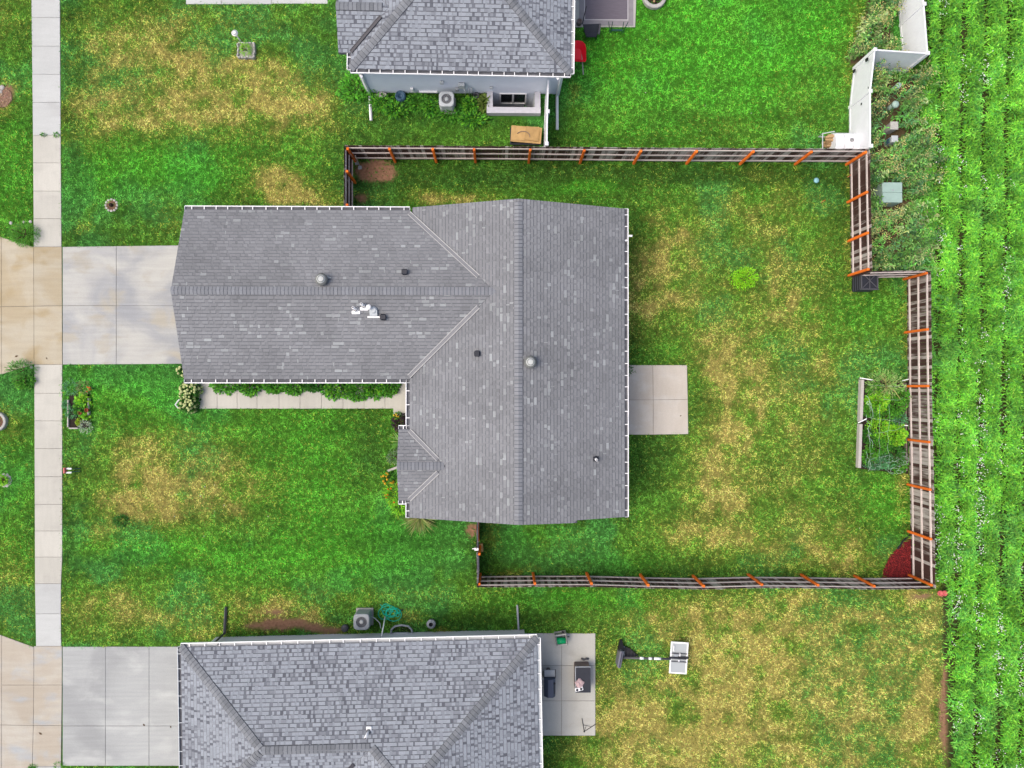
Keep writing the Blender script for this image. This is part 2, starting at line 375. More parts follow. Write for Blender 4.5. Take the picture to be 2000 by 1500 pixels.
# ------------------------------------------------------------------ ground, lawn colours
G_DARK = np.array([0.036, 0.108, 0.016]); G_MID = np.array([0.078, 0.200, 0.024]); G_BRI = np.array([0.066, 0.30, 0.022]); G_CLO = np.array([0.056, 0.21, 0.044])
DRYC = np.array([0.38, 0.335, 0.092]); OLIVE = np.array([0.19, 0.25, 0.034]); SOIL = np.array([0.36, 0.20, 0.125]); STRAW = np.array([0.46, 0.29, 0.09])
DRY = [(1560, 700, 200, 420, .26), (1480, 480, 200, 160, .12), (420, 1000, 260, 140, .15), (360, 140, 260, 160, .15), (250, 95, 90, 55, .9), (330, 145, 120, 50, 1.1), (430, 150, 110, 40, 1.0), (350, 190, 200, 60, .45), (300, 950, 130, 80, .35), (420, 930, 90, 60, .3), (530, 190, 110, 40, .9), (610, 225, 60, 35, .8), (190, 150, 60, 110, .55), (290, 210, 120, 45, .75), (400, 40, 120, 40, .5),
       (230, 245, 100, 45, .55), (420, 240, 120, 30, .5), (560, 345, 60, 30, 1.1), (535, 385, 50, 25, 1.1), (620, 380, 60, 20, .9), (330, 435, 40, 30, .5), (160, 435, 15, 12, .6), (520, 150, 60, 40, .6),
       (265, 875, 60, 45, .7), (290, 955, 60, 45, .75), (225, 1000, 45, 35, .7), (320, 990, 55, 35, .7), (400, 905, 60, 55, .6), (420, 950, 50, 40, .5), (205, 1045, 45, 30, .6), (455, 1000, 70, 30, .4), (520, 930, 60, 50, .3), (330, 845, 70, 20, .5),
       (300, 1195, 150, 40, .6), (200, 1190, 90, 40, .5), (420, 1180, 60, 40, .45), (390, 1235, 60, 15, .5), (545, 1200, 65, 25, 2.4), (590, 1222, 60, 15, 1.6), (490, 1225, 50, 12, .8), (785, 1202, 35, 14, .9), (870, 1232, 30, 8, .7), (660, 1225, 30, 10, .8), (720, 1160, 260, 14, .3),
       (870, 382, 60, 16, .95), (940, 378, 50, 12, .8), (720, 385, 40, 20, .4), (1110, 185, 14, 22, .9),
       (1320, 480, 55, 45, .75), (1280, 545, 50, 60, .85), (1260, 600, 30, 60, .8), (1370, 420, 80, 40, .4), (1350, 560, 60, 70, .45), (1410, 640, 70, 60, .55), (1420, 715, 60, 60, .8), (1465, 780, 60, 45, .85), (1440, 830, 60, 50, .8), (1395, 880, 60, 50, .75), (1375, 950, 60, 45, .8), (1430, 960, 60, 55, .7), (1330, 1040, 60, 35, .7), (1430, 1050, 90, 40, .6), (1540, 1080, 110, 35, .65), (1660, 1085, 70, 40, .7), (1600, 1020, 80, 50, .4), (1520, 560, 70, 120, .4), (1580, 700, 70, 120, .45), (1560, 880, 60, 120, .35), (1480, 400, 90, 60, .35), (1230, 560, 18, 80, .5), (1660, 420, 10, 120, .5), (1770, 590, 14, 50, .9), (1765, 700, 12, 60, .5), (1770, 960, 12, 70, .8),
       (950, 1035, 14, 40, 1.0), (1010, 1122, 50, 6, .7), (1100, 1060, 40, 20, .35),
       (1500, 1320, 260, 150, 1.15), (1550, 1450, 260, 80, .6), (1330, 1400, 130, 110, 1.0), (1260, 1430, 100, 80, .7), (1640, 1400, 180, 130, .75), (1420, 1210, 200, 45, .75), (1640, 1230, 170, 70, .8), (1790, 1330, 60, 200, .75), (1300, 1210, 80, 40, .5), (1250, 1480, 120, 60, .7), (1110, 1480, 60, 30, .3), (1800, 1180, 40, 30, .6),
       (1685, 55, 22, 45, .9), (1290, 75, 8, 8, .8), (1420, 235, 60, 25, .3), (1215, 150, 60, 60, .15), (1195, 110, 16, 40, .2), (1560, 210, 40, 60, .2), (1660, 150, 18, 60, .5),
       (20, 30, 60, 80, .35), (20, 1150, 60, 90, .5), (5, 825, 34, 34, .9), (8, 195, 26, 34, .9), (215, 815, 60, 12, .3)]
GREEN = [(360, 330, 130, 50, 1), (200, 330, 90, 60, .6), (150, 760, 90, 60, .5), (300, 770, 150, 50, .6), (480, 830, 260, 40, .4), (560, 1100, 280, 50, .7), (300, 1070, 160, 40, .5), (640, 980, 120, 80, .5), (1400, 130, 300, 130, 1), (1200, 60, 120, 140, .8), (1450, 30, 260, 70, .9), (1130, 370, 100, 14, .8), (1640, 620, 120, 40, .3), (1700, 600, 60, 40, .5), (1040, 1050, 80, 30, .5), (1220, 1100, 80, 30, .6), (1150, 1175, 160, 25, .9), (30, 320, 60, 200, .4), (30, 950, 60, 120, .5), (1740, 1000, 40, 60, .7), (600, 880, 120, 60, .3), (880, 220, 90, 35, .5), (740, 1050, 140, 60, .6)]
DARK_SHADE = [(900, 340, 280, 22, .9), (1300, 340, 250, 20, .9), (1560, 345, 120, 20, .8), (780, 360, 60, 30, .6), (1245, 420, 25, 60, .6), (1245, 660, 30, 60, .8), (730, 860, 40, 70, .7), (760, 1060, 120, 40, .4), (930, 1060, 20, 70, .7), (1000, 1080, 60, 40, .4), (140, 130, 16, 300, .7), (130, 1000, 12, 220, .6), (1300, 1110, 330, 14, .6), (900, 1210, 90, 18, .6), (1190, 1340, 24, 120, .7), (1110, 1460, 60, 26, .8), (640, 150, 30, 90, .5), (800, 225, 160, 22, .6), (560, 1245, 200, 10, .4), (300, 460, 180, 14, .5), (1650, 420, 30, 120, .4), (90, 1230, 40, 30, .4), (1560, 760, 70, 100, .3), (1250, 880, 40, 60, .5), (235, 262, 120, 12, .4)]  # dark green patches; along walls and fences they paint shade into the lawn colour
BARE = [(733, 331, 44, 24, 1.7), (700, 385, 16, 14, .8), (545, 1222, 75, 12, 1.3), (620, 1229, 60, 8, 1.1), (540, 1196, 40, 12, .7), (1846, 1230, 9, 70, 1.0), (1846, 1400, 14, 120, 1.0), (1800, 1168, 34, 10, .7), (918, 1035, 14, 18, 1.3), (1430, 240, 60, 5, .0), (245, 1005, 8, 6, .8), (1278, 372, 5, 5, .9), (12, 190, 14, 22, 1.2), (1112, 190, 6, 14, .6)]
def blobs(px, py, L):
    s = np.zeros_like(px)
    for cx, cy, rx, ry, w in L: s += w * np.exp(-1.1 * (((px - cx) / rx) ** 2 + ((py - cy) / ry) ** 2))
    return s
def lawn_fields(x, y):
    px, py = w2p(x, y)
    n1 = fbm(x, y, 2.6, 5); n2 = fbm(x, y, 0.75, 21); n3 = fbm(x, y, 0.28, 33, 3)
    wob = 26 * (n1 - 0.5); wob2 = 26 * (fbm(x, y, 2.1, 57) - 0.5)
    px2 = px + wob * 2; py2 = py + wob2 * 2
    dry = blobs(px2, py2, DRY); dry = np.where(dry > 0, dry, 0)
    n4 = fbm(x, y, 0.50, 141, 4); pat = sstep(0.12, 0.88, 0.45 * n2 + 0.55 * n4)
    dry = np.clip(np.clip(dry, 0, 1.15) * (0.14 + 1.0 * pat) * (0.58 + 0.70 * n1) + 0.45 * (n1 - 0.54) * pat + 0.10 * pat, 0, 1)
    gr = np.clip(blobs(px2, py2, GREEN), 0, 1); dk = np.clip(blobs(px2, py2, DARK_SHADE), 0, 1)
    so = sstep(0.35, 0.75, blobs(px2 * 0.5 + px * 0.5, py2 * 0.5 + py * 0.5, BARE) * (0.6 + 0.7 * n3))
    return px, py, n1, n2, n3, dry * (1 - 0.6 * gr), gr, dk, so
def lawn_mean(n1, n2, n3, dry, gr, dk, so):
    g = G_MID + (G_DARK - G_MID) * (0.85 * sstep(0.42, 0.66, n2 * 0.6 + n1 * 0.4))[:, None]
    g = g + (G_CLO - g) * (0.8 * sstep(0.52, 0.66, 1 - n1))[:, None]
    g = g + (G_BRI - g) * (np.clip(gr * (0.35 + 0.8 * n2), 0, 1) + 0.25 * sstep(0.55, 0.7, n1)).clip(0, 1)[:, None]
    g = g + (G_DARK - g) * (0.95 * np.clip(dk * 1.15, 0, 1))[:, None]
    d = OLIVE + (DRYC - OLIVE) * sstep(0.10, 0.95, dry)[:, None]
    return g, d

# world-space footprints
def R(*pts): return [tuple(P(a, b)[:2]) for a, b in pts]
FIELD_X = lambda y: np.where(y > 4.9, WEED_EDGE(y) - 0.1, np.where(y > -8.6, 18.80, 20.12 - 0.02 * (y + 8.6)))
WEED = [(16.1, 5.2), (19.7, 5.2), (19.6, 10), (19.5, 14.4), (18.2, 14.15), (16.2, 14.2), (16.1, 10.2)]
WEED_EDGE = lambda y: 19.3 + 0.9 * (fbm(y * 0 + 2, y, 1.1, 181, 3) - 0.5) * 2
WEED2 = [(16.0, 14.7), (17.85, 14.5), (17.75, 18.6), (17.0, 18.6), (16.5, 16.6), (15.7, 15.0)]
PAVED = [R((62, -140), (118, -140), (121, 700), (119, 1600), (66, 1600)), R((-60, 452), (66, 482), (121, 482), (400, 478), (440, 712), (66, 712), (-60, 748)), R((-60, 1210), (69, 1264), (440, 1262), (440, 1497), (66, 1497), (-60, 1540)),
         R((384, 742), (800, 742), (800, 798), (793, 814), (768, 814), (768, 798), (384, 798)), R((1225, 713), (1343, 713), (1345, 849), (1225, 849)), R((1050, 1237), (1162, 1237), (1164, 1437), (1050, 1437)), R((1120, -30), (1243, -30), (1243, 52), (1120, 52)), R((363, -20), (640, -20), (640, 7), (363, 7))]
WELL = (P(963, 180), P(1043, 216))   # opening of the egress well, ground level
WX0, WX1, WY0, WY1 = WELL[0].x, WELL[1].x, 13.27 - 0.72, 13.268
BEDS = [R((1722, 1132), (1726, 1112), (1738, 1085), (1762, 1062), (1779, 1044), (1785, 1132)), R((136, 766), (176, 766), (176, 838), (136, 838)), R((1683, 740), (1772, 745), (1772, 925), (1678, 915))]
HOUSES = [[(-12.4, .5), (-3.45, .5), (-3.45, -5.0), (4.95, -5.0), (4.95, 7.1), (-12.4, 7.1)], [(-5.9, 13.27), (2.7, 13.27), (2.7, 30), (-5.9, 30)], [(-12.3, -11.2), (.9, -10.97), (1.0, -30), (-12.3, -30)]]

gx = np.unique(np.concatenate([np.arange(-27, 27.01, 0.2), [WX0, WX1]])); gy = np.unique(np.concatenate([np.arange(-21.4, 21.41, 0.2), [WY0, WY1]]))
XX, YY = np.meshgrid(gx, gy, indexing='ij'); fx_, fy_ = XX.ravel(), YY.ravel()
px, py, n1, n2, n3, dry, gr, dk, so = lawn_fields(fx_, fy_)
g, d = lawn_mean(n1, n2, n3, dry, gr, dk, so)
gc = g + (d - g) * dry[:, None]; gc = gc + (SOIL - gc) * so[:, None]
fld = fx_ > FIELD_X(fy_); gc[fld] = np.array([0.05, 0.055, 0.022]) * (0.7 + 0.6 * n2[fld][:, None])
wd = pip(fx_, fy_, WEED) | pip(fx_, fy_, WEED2); gc[wd] = np.array([0.085, 0.062, 0.035]) * (0.6 + 0.8 * n2[wd][:, None])
gc *= np.where(fld | wd, 1, 0.6)[:, None]
nx, ny = len(gx), len(gy)
me = bpy.data.meshes.new('lawn_ground')
idx = np.arange(nx * ny).reshape(nx, ny)
q = np.stack([idx[:-1, :-1], idx[1:, :-1], idx[1:, 1:], idx[:-1, 1:]], -1)
cxm = (gx[:-1] + gx[1:]) / 2; cym = (gy[:-1] + gy[1:]) / 2
hole = ((cxm > WX0) & (cxm < WX1))[:, None] & ((cym > WY0) & (cym < WY1))[None, :]
q = q[~hole]
me.from_pydata(np.stack([fx_, fy_, np.zeros_like(fx_)], 1).tolist(), [], q.tolist())
at = me.color_attributes.new('Col', 'FLOAT_COLOR', 'POINT'); at.data.foreach_set('color', np.concatenate([gc, np.ones((len(gc), 1))], 1).astype(np.float32).ravel())
me.materials.append(M['ground'])
tag(link('ground', me, (0, 0, 0)), 'lawn ground with green turf and straw yellow dry patches around the houses', 'ground', kind='structure')
mb = MB(); B = 600
for x0, x1, y0, y1 in ((-B, B, 21.2, B), (-B, B, -B, -21.2), (-B, -26.8, -21.2, 21.2), (26.8, B, -21.2, 21.2)):
    mb.face([(x0, y0, -0.03), (x1, y0, -0.03), (x1, y1, -0.03), (x0, y1, -0.03)])
tag(mb.build('terrain', M['far']), 'flat green land stretching away beyond the houses', 'terrain', kind='structure')

# grass blades -------------------------------------------------------
N = 880000
bx = rng.uniform(-24.3, 20.6, N); by = rng.uniform(-18.6, 18.3, N)
keep = bx < FIELD_X(by) + 0.05 * rng.standard_normal(N)
ex_ = 0.10 * (fbm(bx, by, 0.35, 301, 2) - 0.5); ey_ = 0.10 * (fbm(bx, by, 0.35, 305, 2) - 0.5)
for p in PAVED + HOUSES + BEDS: keep &= ~pip(bx + ex_ + 0.02 * rng.standard_normal(N), by + ey_ + 0.02 * rng.standard_normal(N), p)
keep &= ~pip(bx, by, WEED) & ~pip(bx, by, WEED2)
keep &= ~((bx > WX0 - 0.3) & (bx < WX1 + 0.3) & (by > WY0 - 0.45) & (by < WY1 + 0.1))
bx, by = bx[keep], by[keep]
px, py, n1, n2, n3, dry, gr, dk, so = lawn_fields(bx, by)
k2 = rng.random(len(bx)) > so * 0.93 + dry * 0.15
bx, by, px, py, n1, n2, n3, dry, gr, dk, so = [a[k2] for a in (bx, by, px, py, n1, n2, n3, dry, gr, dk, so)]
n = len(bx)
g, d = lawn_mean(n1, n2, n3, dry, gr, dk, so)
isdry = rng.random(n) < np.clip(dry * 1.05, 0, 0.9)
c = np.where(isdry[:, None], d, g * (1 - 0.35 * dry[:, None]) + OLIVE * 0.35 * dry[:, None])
clump = fbm(bx, by, 0.11, 91, 2)
stripe = fbm(bx * 0.16, by, 0.55, 211, 2)
c = c * (0.84 + 0.32 * sstep(.3, .7, stripe))[:, None] * (0.40 + 1.20 * sstep(0.2, 0.8, clump))[:, None] * (1 + 0.22 * rng.standard_normal((n, 1))).clip(0.4, 1.7) * (1 + 0.07 * rng.standard_normal((n, 3)))
a = rng.random(n) * 2 * np.pi; ln = rng.uniform(0.05, 0.13, n) * (1 - 0.25 * dry); w = rng.uniform(0.010, 0.022, n); hz = rng.uniform(0.015, 0.07, n) * (0.7 + 0.6 * clump)
ca, sa = np.cos(a), np.sin(a)
# the mower misses the fence feet and walls: longer, rougher grass there
near = np.zeros(n, bool)
for (x0_, y0_), (x1_, y1_) in (((-6.6, 10.2), (15.7, 10.15)), ((15.72, 10.1), (15.8, 5.0)), ((15.8, 5.0), (18.3, 5.0)), ((18.35, 5.0), (18.5, -8.45)), ((-.95, -8.42), (18.5, -8.5)), ((-6.58, 10.2), (-6.58, 7.6)), ((-.95, -8.4), (-.95, -5.2)), ((4.95, 7.0), (4.95, -4.95)), ((-5.9, 13.27), (2.7, 13.27)), ((-12.3, -11.1), (.9, -10.9)), ((-19.95, 18), (-20.0, -11.2))):
    dx_, dy_ = x1_ - x0_, y1_ - y0_; tt = np.clip(((bx - x0_) * dx_ + (by - y0_) * dy_) / (dx_ ** 2 + dy_ ** 2), 0, 1); near |= np.hypot(bx - x0_ - tt * dx_, by - y0_ - tt * dy_) < 0.07 + 0.22 * clump
ln = np.where(near, ln * rng.uniform(1.1, 2.3, n), ln); hz = np.where(near, hz * 2.6, hz)
V = np.stack([np.stack([bx - sa * w, by + ca * w, np.full(n, 0.002)], 1), np.stack([bx + sa * w, by - ca * w, np.full(n, 0.002)], 1), np.stack([bx + ca * ln, by + sa * ln, hz], 1)], 1)
tag(npmesh('grass', V, 3, np.clip(c * 1.36, 0.003, 0.8), M['grass']), 'short mown grass, green with straw coloured dry patches', 'grass', kind='stuff')

# clover blossoms and stray bits in the lawn
n = 900; x = rng.uniform(-24, 18, n); y = rng.uniform(-18, 18, n); px, py = w2p(x, y)
wgt = blobs(px, py, [(390, 1000, 90, 50, 1), (460, 1030, 60, 40, .8), (360, 970, 30, 20, 1), (1450, 200, 250, 90, .25), (1300, 120, 200, 120, .2), (200, 330, 120, 120, .2), (1000, 1090, 120, 40, .3), (700, 1000, 120, 80, .2), (1560, 980, 120, 120, .15)])
k = rng.random(n) < wgt * 0.8
for p in PAVED + HOUSES: k &= ~pip(x, y, p)
x, y = x[k], y[k]; n = len(x)
V, _ = leaves(n, np.stack([x, y, np.full(n, .06)], 1), dirs(n, 0, 20), rng.uniform(.03, .06, n), rng.uniform(.03, .05, n), None, 0)
tag(npmesh('clover_blossoms', V, 4, colvar(n, [(.6, .62, .55), (.5, .5, .36)], .1, .03), M['petal']), 'tiny white clover blossoms scattered in the lawns', 'clover', kind='stuff')

# ------------------------------------------------------------------ crop field and weeds
def rowgap(x, y):
    t = (x - 20.55 - 0.018 * (y + 5) + 0.22 * (fbm(x * 0 + 3, y, 2.2, 61, 2) - 0.5)) / 1.02
    return np.abs(t - np.round(t)) * 1.02
n = 170000
x = rng.uniform(18.4, 25.2, n); y = rng.uniform(-18.5, 18.3, n)
k = x > FIELD_X(y) + 0.05; x, y = x[k], y[k]
gd = rowgap(x, y); nz = fbm(x, y, 0.8, 14)
k = rng.random(len(x)) < (0.04 + 0.96 * sstep(0.07, 0.18, gd + 0.36 * (nz - 0.48))); x, y, gd, nz = x[k], y[k], gd[k], nz[k]; n = len(x)
hh = (0.14 + 0.36 * sstep(0.02, 0.3, gd)) * rng.uniform(0.5, 1.0, n)
dd = dirs(n, 5, 60); ln = rng.uniform(0.10, 0.24, n); wd_ = rng.uniform(0.022, 0.05, n)
cc = colvar(n, [(0.15, 0.44, 0.035), (0.12, 0.38, 0.035), (0.21, 0.50, 0.05), (0.08, 0.29, 0.04)], 0.18, 0.07)
n5 = fbm(x, y, 2.4, 44); cc = cc * ((0.75 + 0.5 * n5) * (0.62 + 0.76 * sstep(.25, .75, fbm(x, y, 0.42, 48, 3))))[:, None]; cc[:, 2] += 0.05 * sstep(0.55, 0.75, fbm(x, y, 1.3, 45)) * cc[:, 1]
V, _ = leaves(n, np.stack([x, y, hh], 1), dd, ln * 1.5, wd_ * 1.2, cc, 0.45)
tag(npmesh('crop_field', V, 4, cc * 1.1, M['leaf'], origin=(22, 0, 0)), 'bright green row crop in lines along the back fences', 'crop field', kind='stuff')
n = 4200
x = rng.uniform(18.6, 24.8, n); y = rng.uniform(-18.3, 18.0, n); gd = rowgap(x, y); nz = fbm(x, y, 1.7, 15)
k = (x > FIELD_X(y) + 0.15) & (rng.random(n) < (0.10 + 0.9 * sstep(0.34, 0.08, gd)) * sstep(0.44, 0.64, nz) * np.where(y < 0, 1, 0.45)); x, y, gd = x[k], y[k], gd[k]
nf = 4; x = np.repeat(x, nf) + 0.07 * rng.standard_normal(len(x) * nf); y = np.repeat(y, nf) + 0.07 * rng.standard_normal(len(y) * nf); n = len(x)
V, _ = leaves(n, np.stack([x, y, rng.uniform(0.34, 0.58, n)], 1), dirs(n, 0, 30), rng.uniform(0.04, 0.075, n), rng.uniform(0.035, 0.06, n), None, 0.1)
tag(npmesh('wild_flowers', V, 4, colvar(n, [(0.78, 0.78, 0.72), (0.7, 0.74, 0.66)], 0.06, 0.02), M['petal'], origin=(22, 0, 0)), 'small white flowers dotted through the crop rows', 'wild flowers', kind='stuff')
# broad leaved plants standing out in the field
for i, (bpx, bpy_, r) in enumerate(((1838, 590, .30), (1868, 600, .24), (1838, 700, .32), (1905, 975, .34), (1870, 960, .22), (1930, 990, .24), (1905, 1040, .26), (1985, 1005, .3))):
    c0 = P(bpx, bpy_, 0.35); n = 46; pts, dr = bush_pts(n, (c0.x, c0.y, 0.30), r, r, 0.22, 0.6); dd = dr * np.array([1, 1, .3]); dd /= np.linalg.norm(dd, axis=1, keepdims=True)
    V, _ = leaves(n, pts, dd, rng.uniform(.12, .2, n), rng.uniform(.11, .17, n), None, 0.2)
    o = npmesh('broadleaf_weed', V, 4, colvar(n, [(0.13, 0.36, 0.07), (0.09, 0.28, 0.05)], .15, .06), M['leaf'], origin=(c0.x, c0.y, 0))
    lab = ['pale broad leaved weed nearest the fence corner below the black bin', 'pale round leaved weed just right of the one beside the fence corner', 'pale broad leaved weed outside the fence level with the garden bed top', 'large pale leaved weed in the field beside the lower fence', 'small pale leaved weed between fence and the large field weed', 'pale leaved weed on the right of the large field weed', 'pale leaved weed below the large field weed', 'pale leaved weed at the right edge of the field'][i]
    tag(o, lab, 'weed', 'broad leaved weeds in the crop')
# weed bed: tall sprawling stems with yellow flower heads
n = 2300; x = rng.uniform(15.7, 19.8, n); y = rng.uniform(5.0, 18.6, n); w1 = (pip(x, y, WEED) | pip(x, y, WEED2)) & (x < WEED_EDGE(y) + 0.25 * rng.standard_normal(n))
nz = fbm(x, y, 0.9, 17); k = w1 & (rng.random(n) < 0.25 + 1.1 * sstep(0.35, 0.6, nz))
for bx0, by0, br in ((1738, 380, .85), (1754, 168, .42), (1748, 205, .45), (1745, 248, .48), (1746, 273, .42)): q0 = P(bx0, by0, .6); k &= (x - q0.x) ** 2 + (y - q0.y) ** 2 > br ** 2
x, y = x[k], y[k]
Vs, Cs, Fs, FC = [], [], [], []
for xi, yi in zip(x, y):
    ht = random.choice((0.3, 0.5, 0.7, 0.95, 1.1)) * random.uniform(.85, 1.1); tone = random.uniform(.45, 1.5); az = math.atan2(yi, xi) + random.uniform(-1.1, 1.1); le = random.uniform(0.15, 0.5); m = 24
    t = np.linspace(0.15, 1, m); bx_ = xi + math.cos(az) * le * t ** 1.5; by_ = yi + math.sin(az) * le * t ** 1.5
    base = np.stack([bx_, by_, ht * t * (0.9 + 0.2 * rng.random(m))], 1)
    dd = dirs(m, -5, 45); V, _ = leaves(m, base, dd, rng.uniform(.1, .26, m), rng.uniform(.035, .07, m), None, .3); Vs.append(V)
    Cs.append(colvar(m, random.choice([[(0.09, 0.20, 0.05)], [(0.07, 0.17, 0.06)], [(0.13, 0.26, 0.06)], [(0.20, 0.26, 0.10)], [(0.10, 0.27, 0.05)]]), .25, .1) * tone)
    if random.random() < 1.3 * max(0, float(fbm(np.array(xi), np.array(yi), 0.8, 171, 2)) - 0.42) * 4:
        m = random.randint(10, 22); tip = base[-1] + 0.11 * rng.standard_normal((m, 3)) * np.array([1, 1, .5])
        V, _ = leaves(m, tip, dirs(m, 0, 60), rng.uniform(.04, .08, m), rng.uniform(.03, .05, m), None, .1); Fs.append(V); FC.append(colvar(m, [(0.56, 0.52, 0.17), (0.46, 0.46, 0.18)], .2, .06))
tag(npmesh('weeds', np.concatenate(Vs), 4, np.concatenate(Cs) * 1.55, M['leaf'], origin=(17.5, 10, 0)), 'sprawling grey green weeds growing thickly behind the white and wooden fences', 'weeds', kind='stuff')
tag(npmesh('weed_flowers', np.concatenate(Fs), 4, np.concatenate(FC), M['petal'], origin=(17.5, 10, 0)), 'dull yellow flower heads over the weed strip', 'weed flowers', kind='stuff')

# ------------------------------------------------------------------ paving
def slab_poly(pts, zt, m, parent, name='slab'):
    mb = MB(); cx = sum(p[0] for p in pts) / len(pts); cy = sum(p[1] for p in pts) / len(pts)
    def inset(p, d): v = Vector((p[0] - cx, p[1] - cy)); l = v.length; v = v * (1 - d * 1.4 / l); return (cx + v.x, cy + v.y)
    a = [inset(p, 0.006) for p in pts]; b = [inset(p, 0.014) for p in pts]
    mb.loft([[(p[0], p[1], -0.08) for p in a], [(p[0], p[1], zt - 0.008) for p in a], [(p[0], p[1], zt) for p in b]])
    return mb.build(name, m, parent)
def paving(name, label, cat, cells, zt=0.028):
    """cells: list of (pixel polygon, material); joint filler below"""
    ctr = P(*cells[0][0][0]); t = thing(name, (ctr.x, ctr.y, 0), label, cat, kind='structure')
    jb = MB()
    for pts, m in cells:
        w = [tuple(P(a, b, zt)[:2]) for a, b in pts]; slab_poly(w, zt, m, t)
        jb.face([(p[0], p[1], zt - 0.018) for p in w])
    o = jb.build('joint_filler', M['joint'], t)
    return t
def lx(y, tab):
    for (y0, x0), (y1, x1) in zip(tab, tab[1:]):
        if y <= y1: return x0 + (x1 - x0) * (y - y0) / (y1 - y0)
    return tab[-1][1]
LE = [(-140, 60), (0, 61), (264, 64), (482, 65.5), (712, 66.5), (1140, 68), (1262, 70), (1600, 70)]; RE = [(-140, 116), (0, 117), (264, 118.5), (482, 120), (712, 121.5), (1138, 121.5), (1141, 118), (1262, 119.5), (1600, 119.5)]
ys = [-130, -75, -21, 34, 90, 145, 200, 264, 318, 373, 427, 482]; cells = []
for a, b in zip(ys, ys[1:]): cells.append(([(lx(a, LE), a), (lx(a, RE), a), (lx(b, RE), b), (lx(b, LE), b)], M['walk_grey'] if b < 270 else M['walk']))
ys = [712, 768, 822, 876, 931, 985, 1037, 1088, 1140, 1199, 1262]
for a, b in zip(ys, ys[1:]): cells.append(([(lx(a, LE), a), (lx(a, RE), a), (lx(b, RE), b), (lx(b, LE), b)], M['walk_grey'] if a > 1135 else M['walk']))
ys = [1497, 1552, 1607]
for a, b in zip(ys, ys[1:]): cells.append(([(70, a), (119.5, a), (119.5, b), (70, b)], M['walk_grey']))
paving('sidewalk', 'straight concrete sidewalk running down the left side of the picture', 'sidewalk', cells)
A = M['apron']
paving('driveway_apron', 'tan stained flared driveway apron left of the middle driveway', 'driveway apron', [([(65.5, 482), (120.5, 482), (121, 597), (66, 598)], A), ([(66, 598), (121, 597), (121.5, 712), (66.5, 712)], A), ([(3, 463.5), (65.5, 482), (66, 598), (3, 599)], A), ([(3, 599), (66, 598), (66.5, 712), (3, 731)], A), ([(-110, 430), (3, 463.5), (3, 599), (-110, 600)], A), ([(-110, 600), (3, 599), (3, 731), (-110, 760)], A)])
A = M['drive']
paving('driveway', 'grey blotched concrete driveway leading to the middle house', 'driveway', [([(122, 482), (227, 480.5), (227, 597), (122, 597)], A), ([(227, 480.5), (440, 478), (440, 597), (227, 597)], A), ([(122, 597), (227, 597), (227, 711.5), (122, 712)], A), ([(227, 597), (440, 597), (440, 710), (227, 711.5)], A)])
A = M['apron_pink']
paving('driveway_apron', 'pinkish stained driveway apron in the lower left corner', 'driveway apron', [([(66, 1262), (121, 1262), (121, 1338), (66, 1338)], A), ([(66, 1338), (121, 1338), (120, 1417), (65, 1417)], A), ([(65, 1417), (120, 1417), (119, 1497), (63, 1497)], A), ([(3, 1241), (66, 1264), (66, 1338), (3, 1338)], A), ([(3, 1338), (66, 1338), (65, 1417), (3, 1416)], A), ([(3, 1416), (65, 1417), (63, 1497), (3, 1517)], A), ([(-110, 1200), (3, 1241), (3, 1416), (-110, 1416)], A), ([(-110, 1416), (3, 1416), (3, 1517), (-110, 1560)], A)])
A = M['drive_grey']; xs = [122, 206, 291, 440]; cells = []
for a, b in zip(xs, xs[1:]):
    for c, d in ((1263, 1418), (1418, 1496)): cells.append(([(a, c), (b, c), (b, d), (a, d)], A))
paving('driveway', 'plain grey concrete driveway of the bottom house', 'driveway', cells)
xs = [384, 424, 463, 502, 545, 586, 628, 670, 711, 752]; cells = []
for a, b in zip(xs, xs[1:]): cells.append(([(a, 740), (b, 740), (b, 798), (a, 798.5)], M['walk']))
cells.append(([(752, 740), (800, 740), (800, 812), (768, 812), (768, 798), (752, 798)], M['walk']))
paving('walkway', 'pale concrete front walk beneath the eave of the middle house', 'walkway', cells)
A = M['patio']
paving('patio', 'square concrete back patio of four slabs by the middle house', 'patio', [([(1190, 713), (1275, 713), (1276, 781), (1190, 781)], A), ([(1275, 713), (1342, 713), (1343.5, 780), (1276, 781)], A), ([(1190, 781), (1276, 781), (1276, 849), (1190, 849)], A), ([(1276, 781), (1343.5, 780), (1344.5, 848), (1276, 849)], A)])
A = M['patio_pale']; cells = []
for a, b in ((1020, 1097), (1097, 1163)):
    for c, d in ((1237, 1300), (1300, 1369), (1369, 1437)): cells.append(([(a, c), (b, c), (b, d), (a, d)], A))
paving('patio', 'pale concrete patio with grill and table by the bottom house', 'patio', cells)
paving('patio', 'concrete patio under the rug at the top house', 'patio', [([(1080, -60), (1243, -60), (1243, 0), (1080, 0)], A), ([(1080, 0), (1243, 0), (1241, 53), (1080, 53)], A)])
paving('walkway', 'narrow concrete walk cut off by the top picture edge', 'walkway', [([(363, -45), (432, -45), (432, 8), (363, 8)], M['walk_grey']), ([(432, -45), (530, -45), (530, 8), (432, 8)], M['walk_grey']), ([(530, -45), (640, -45), (640, 7), (530, 7)], M['walk_grey'])])

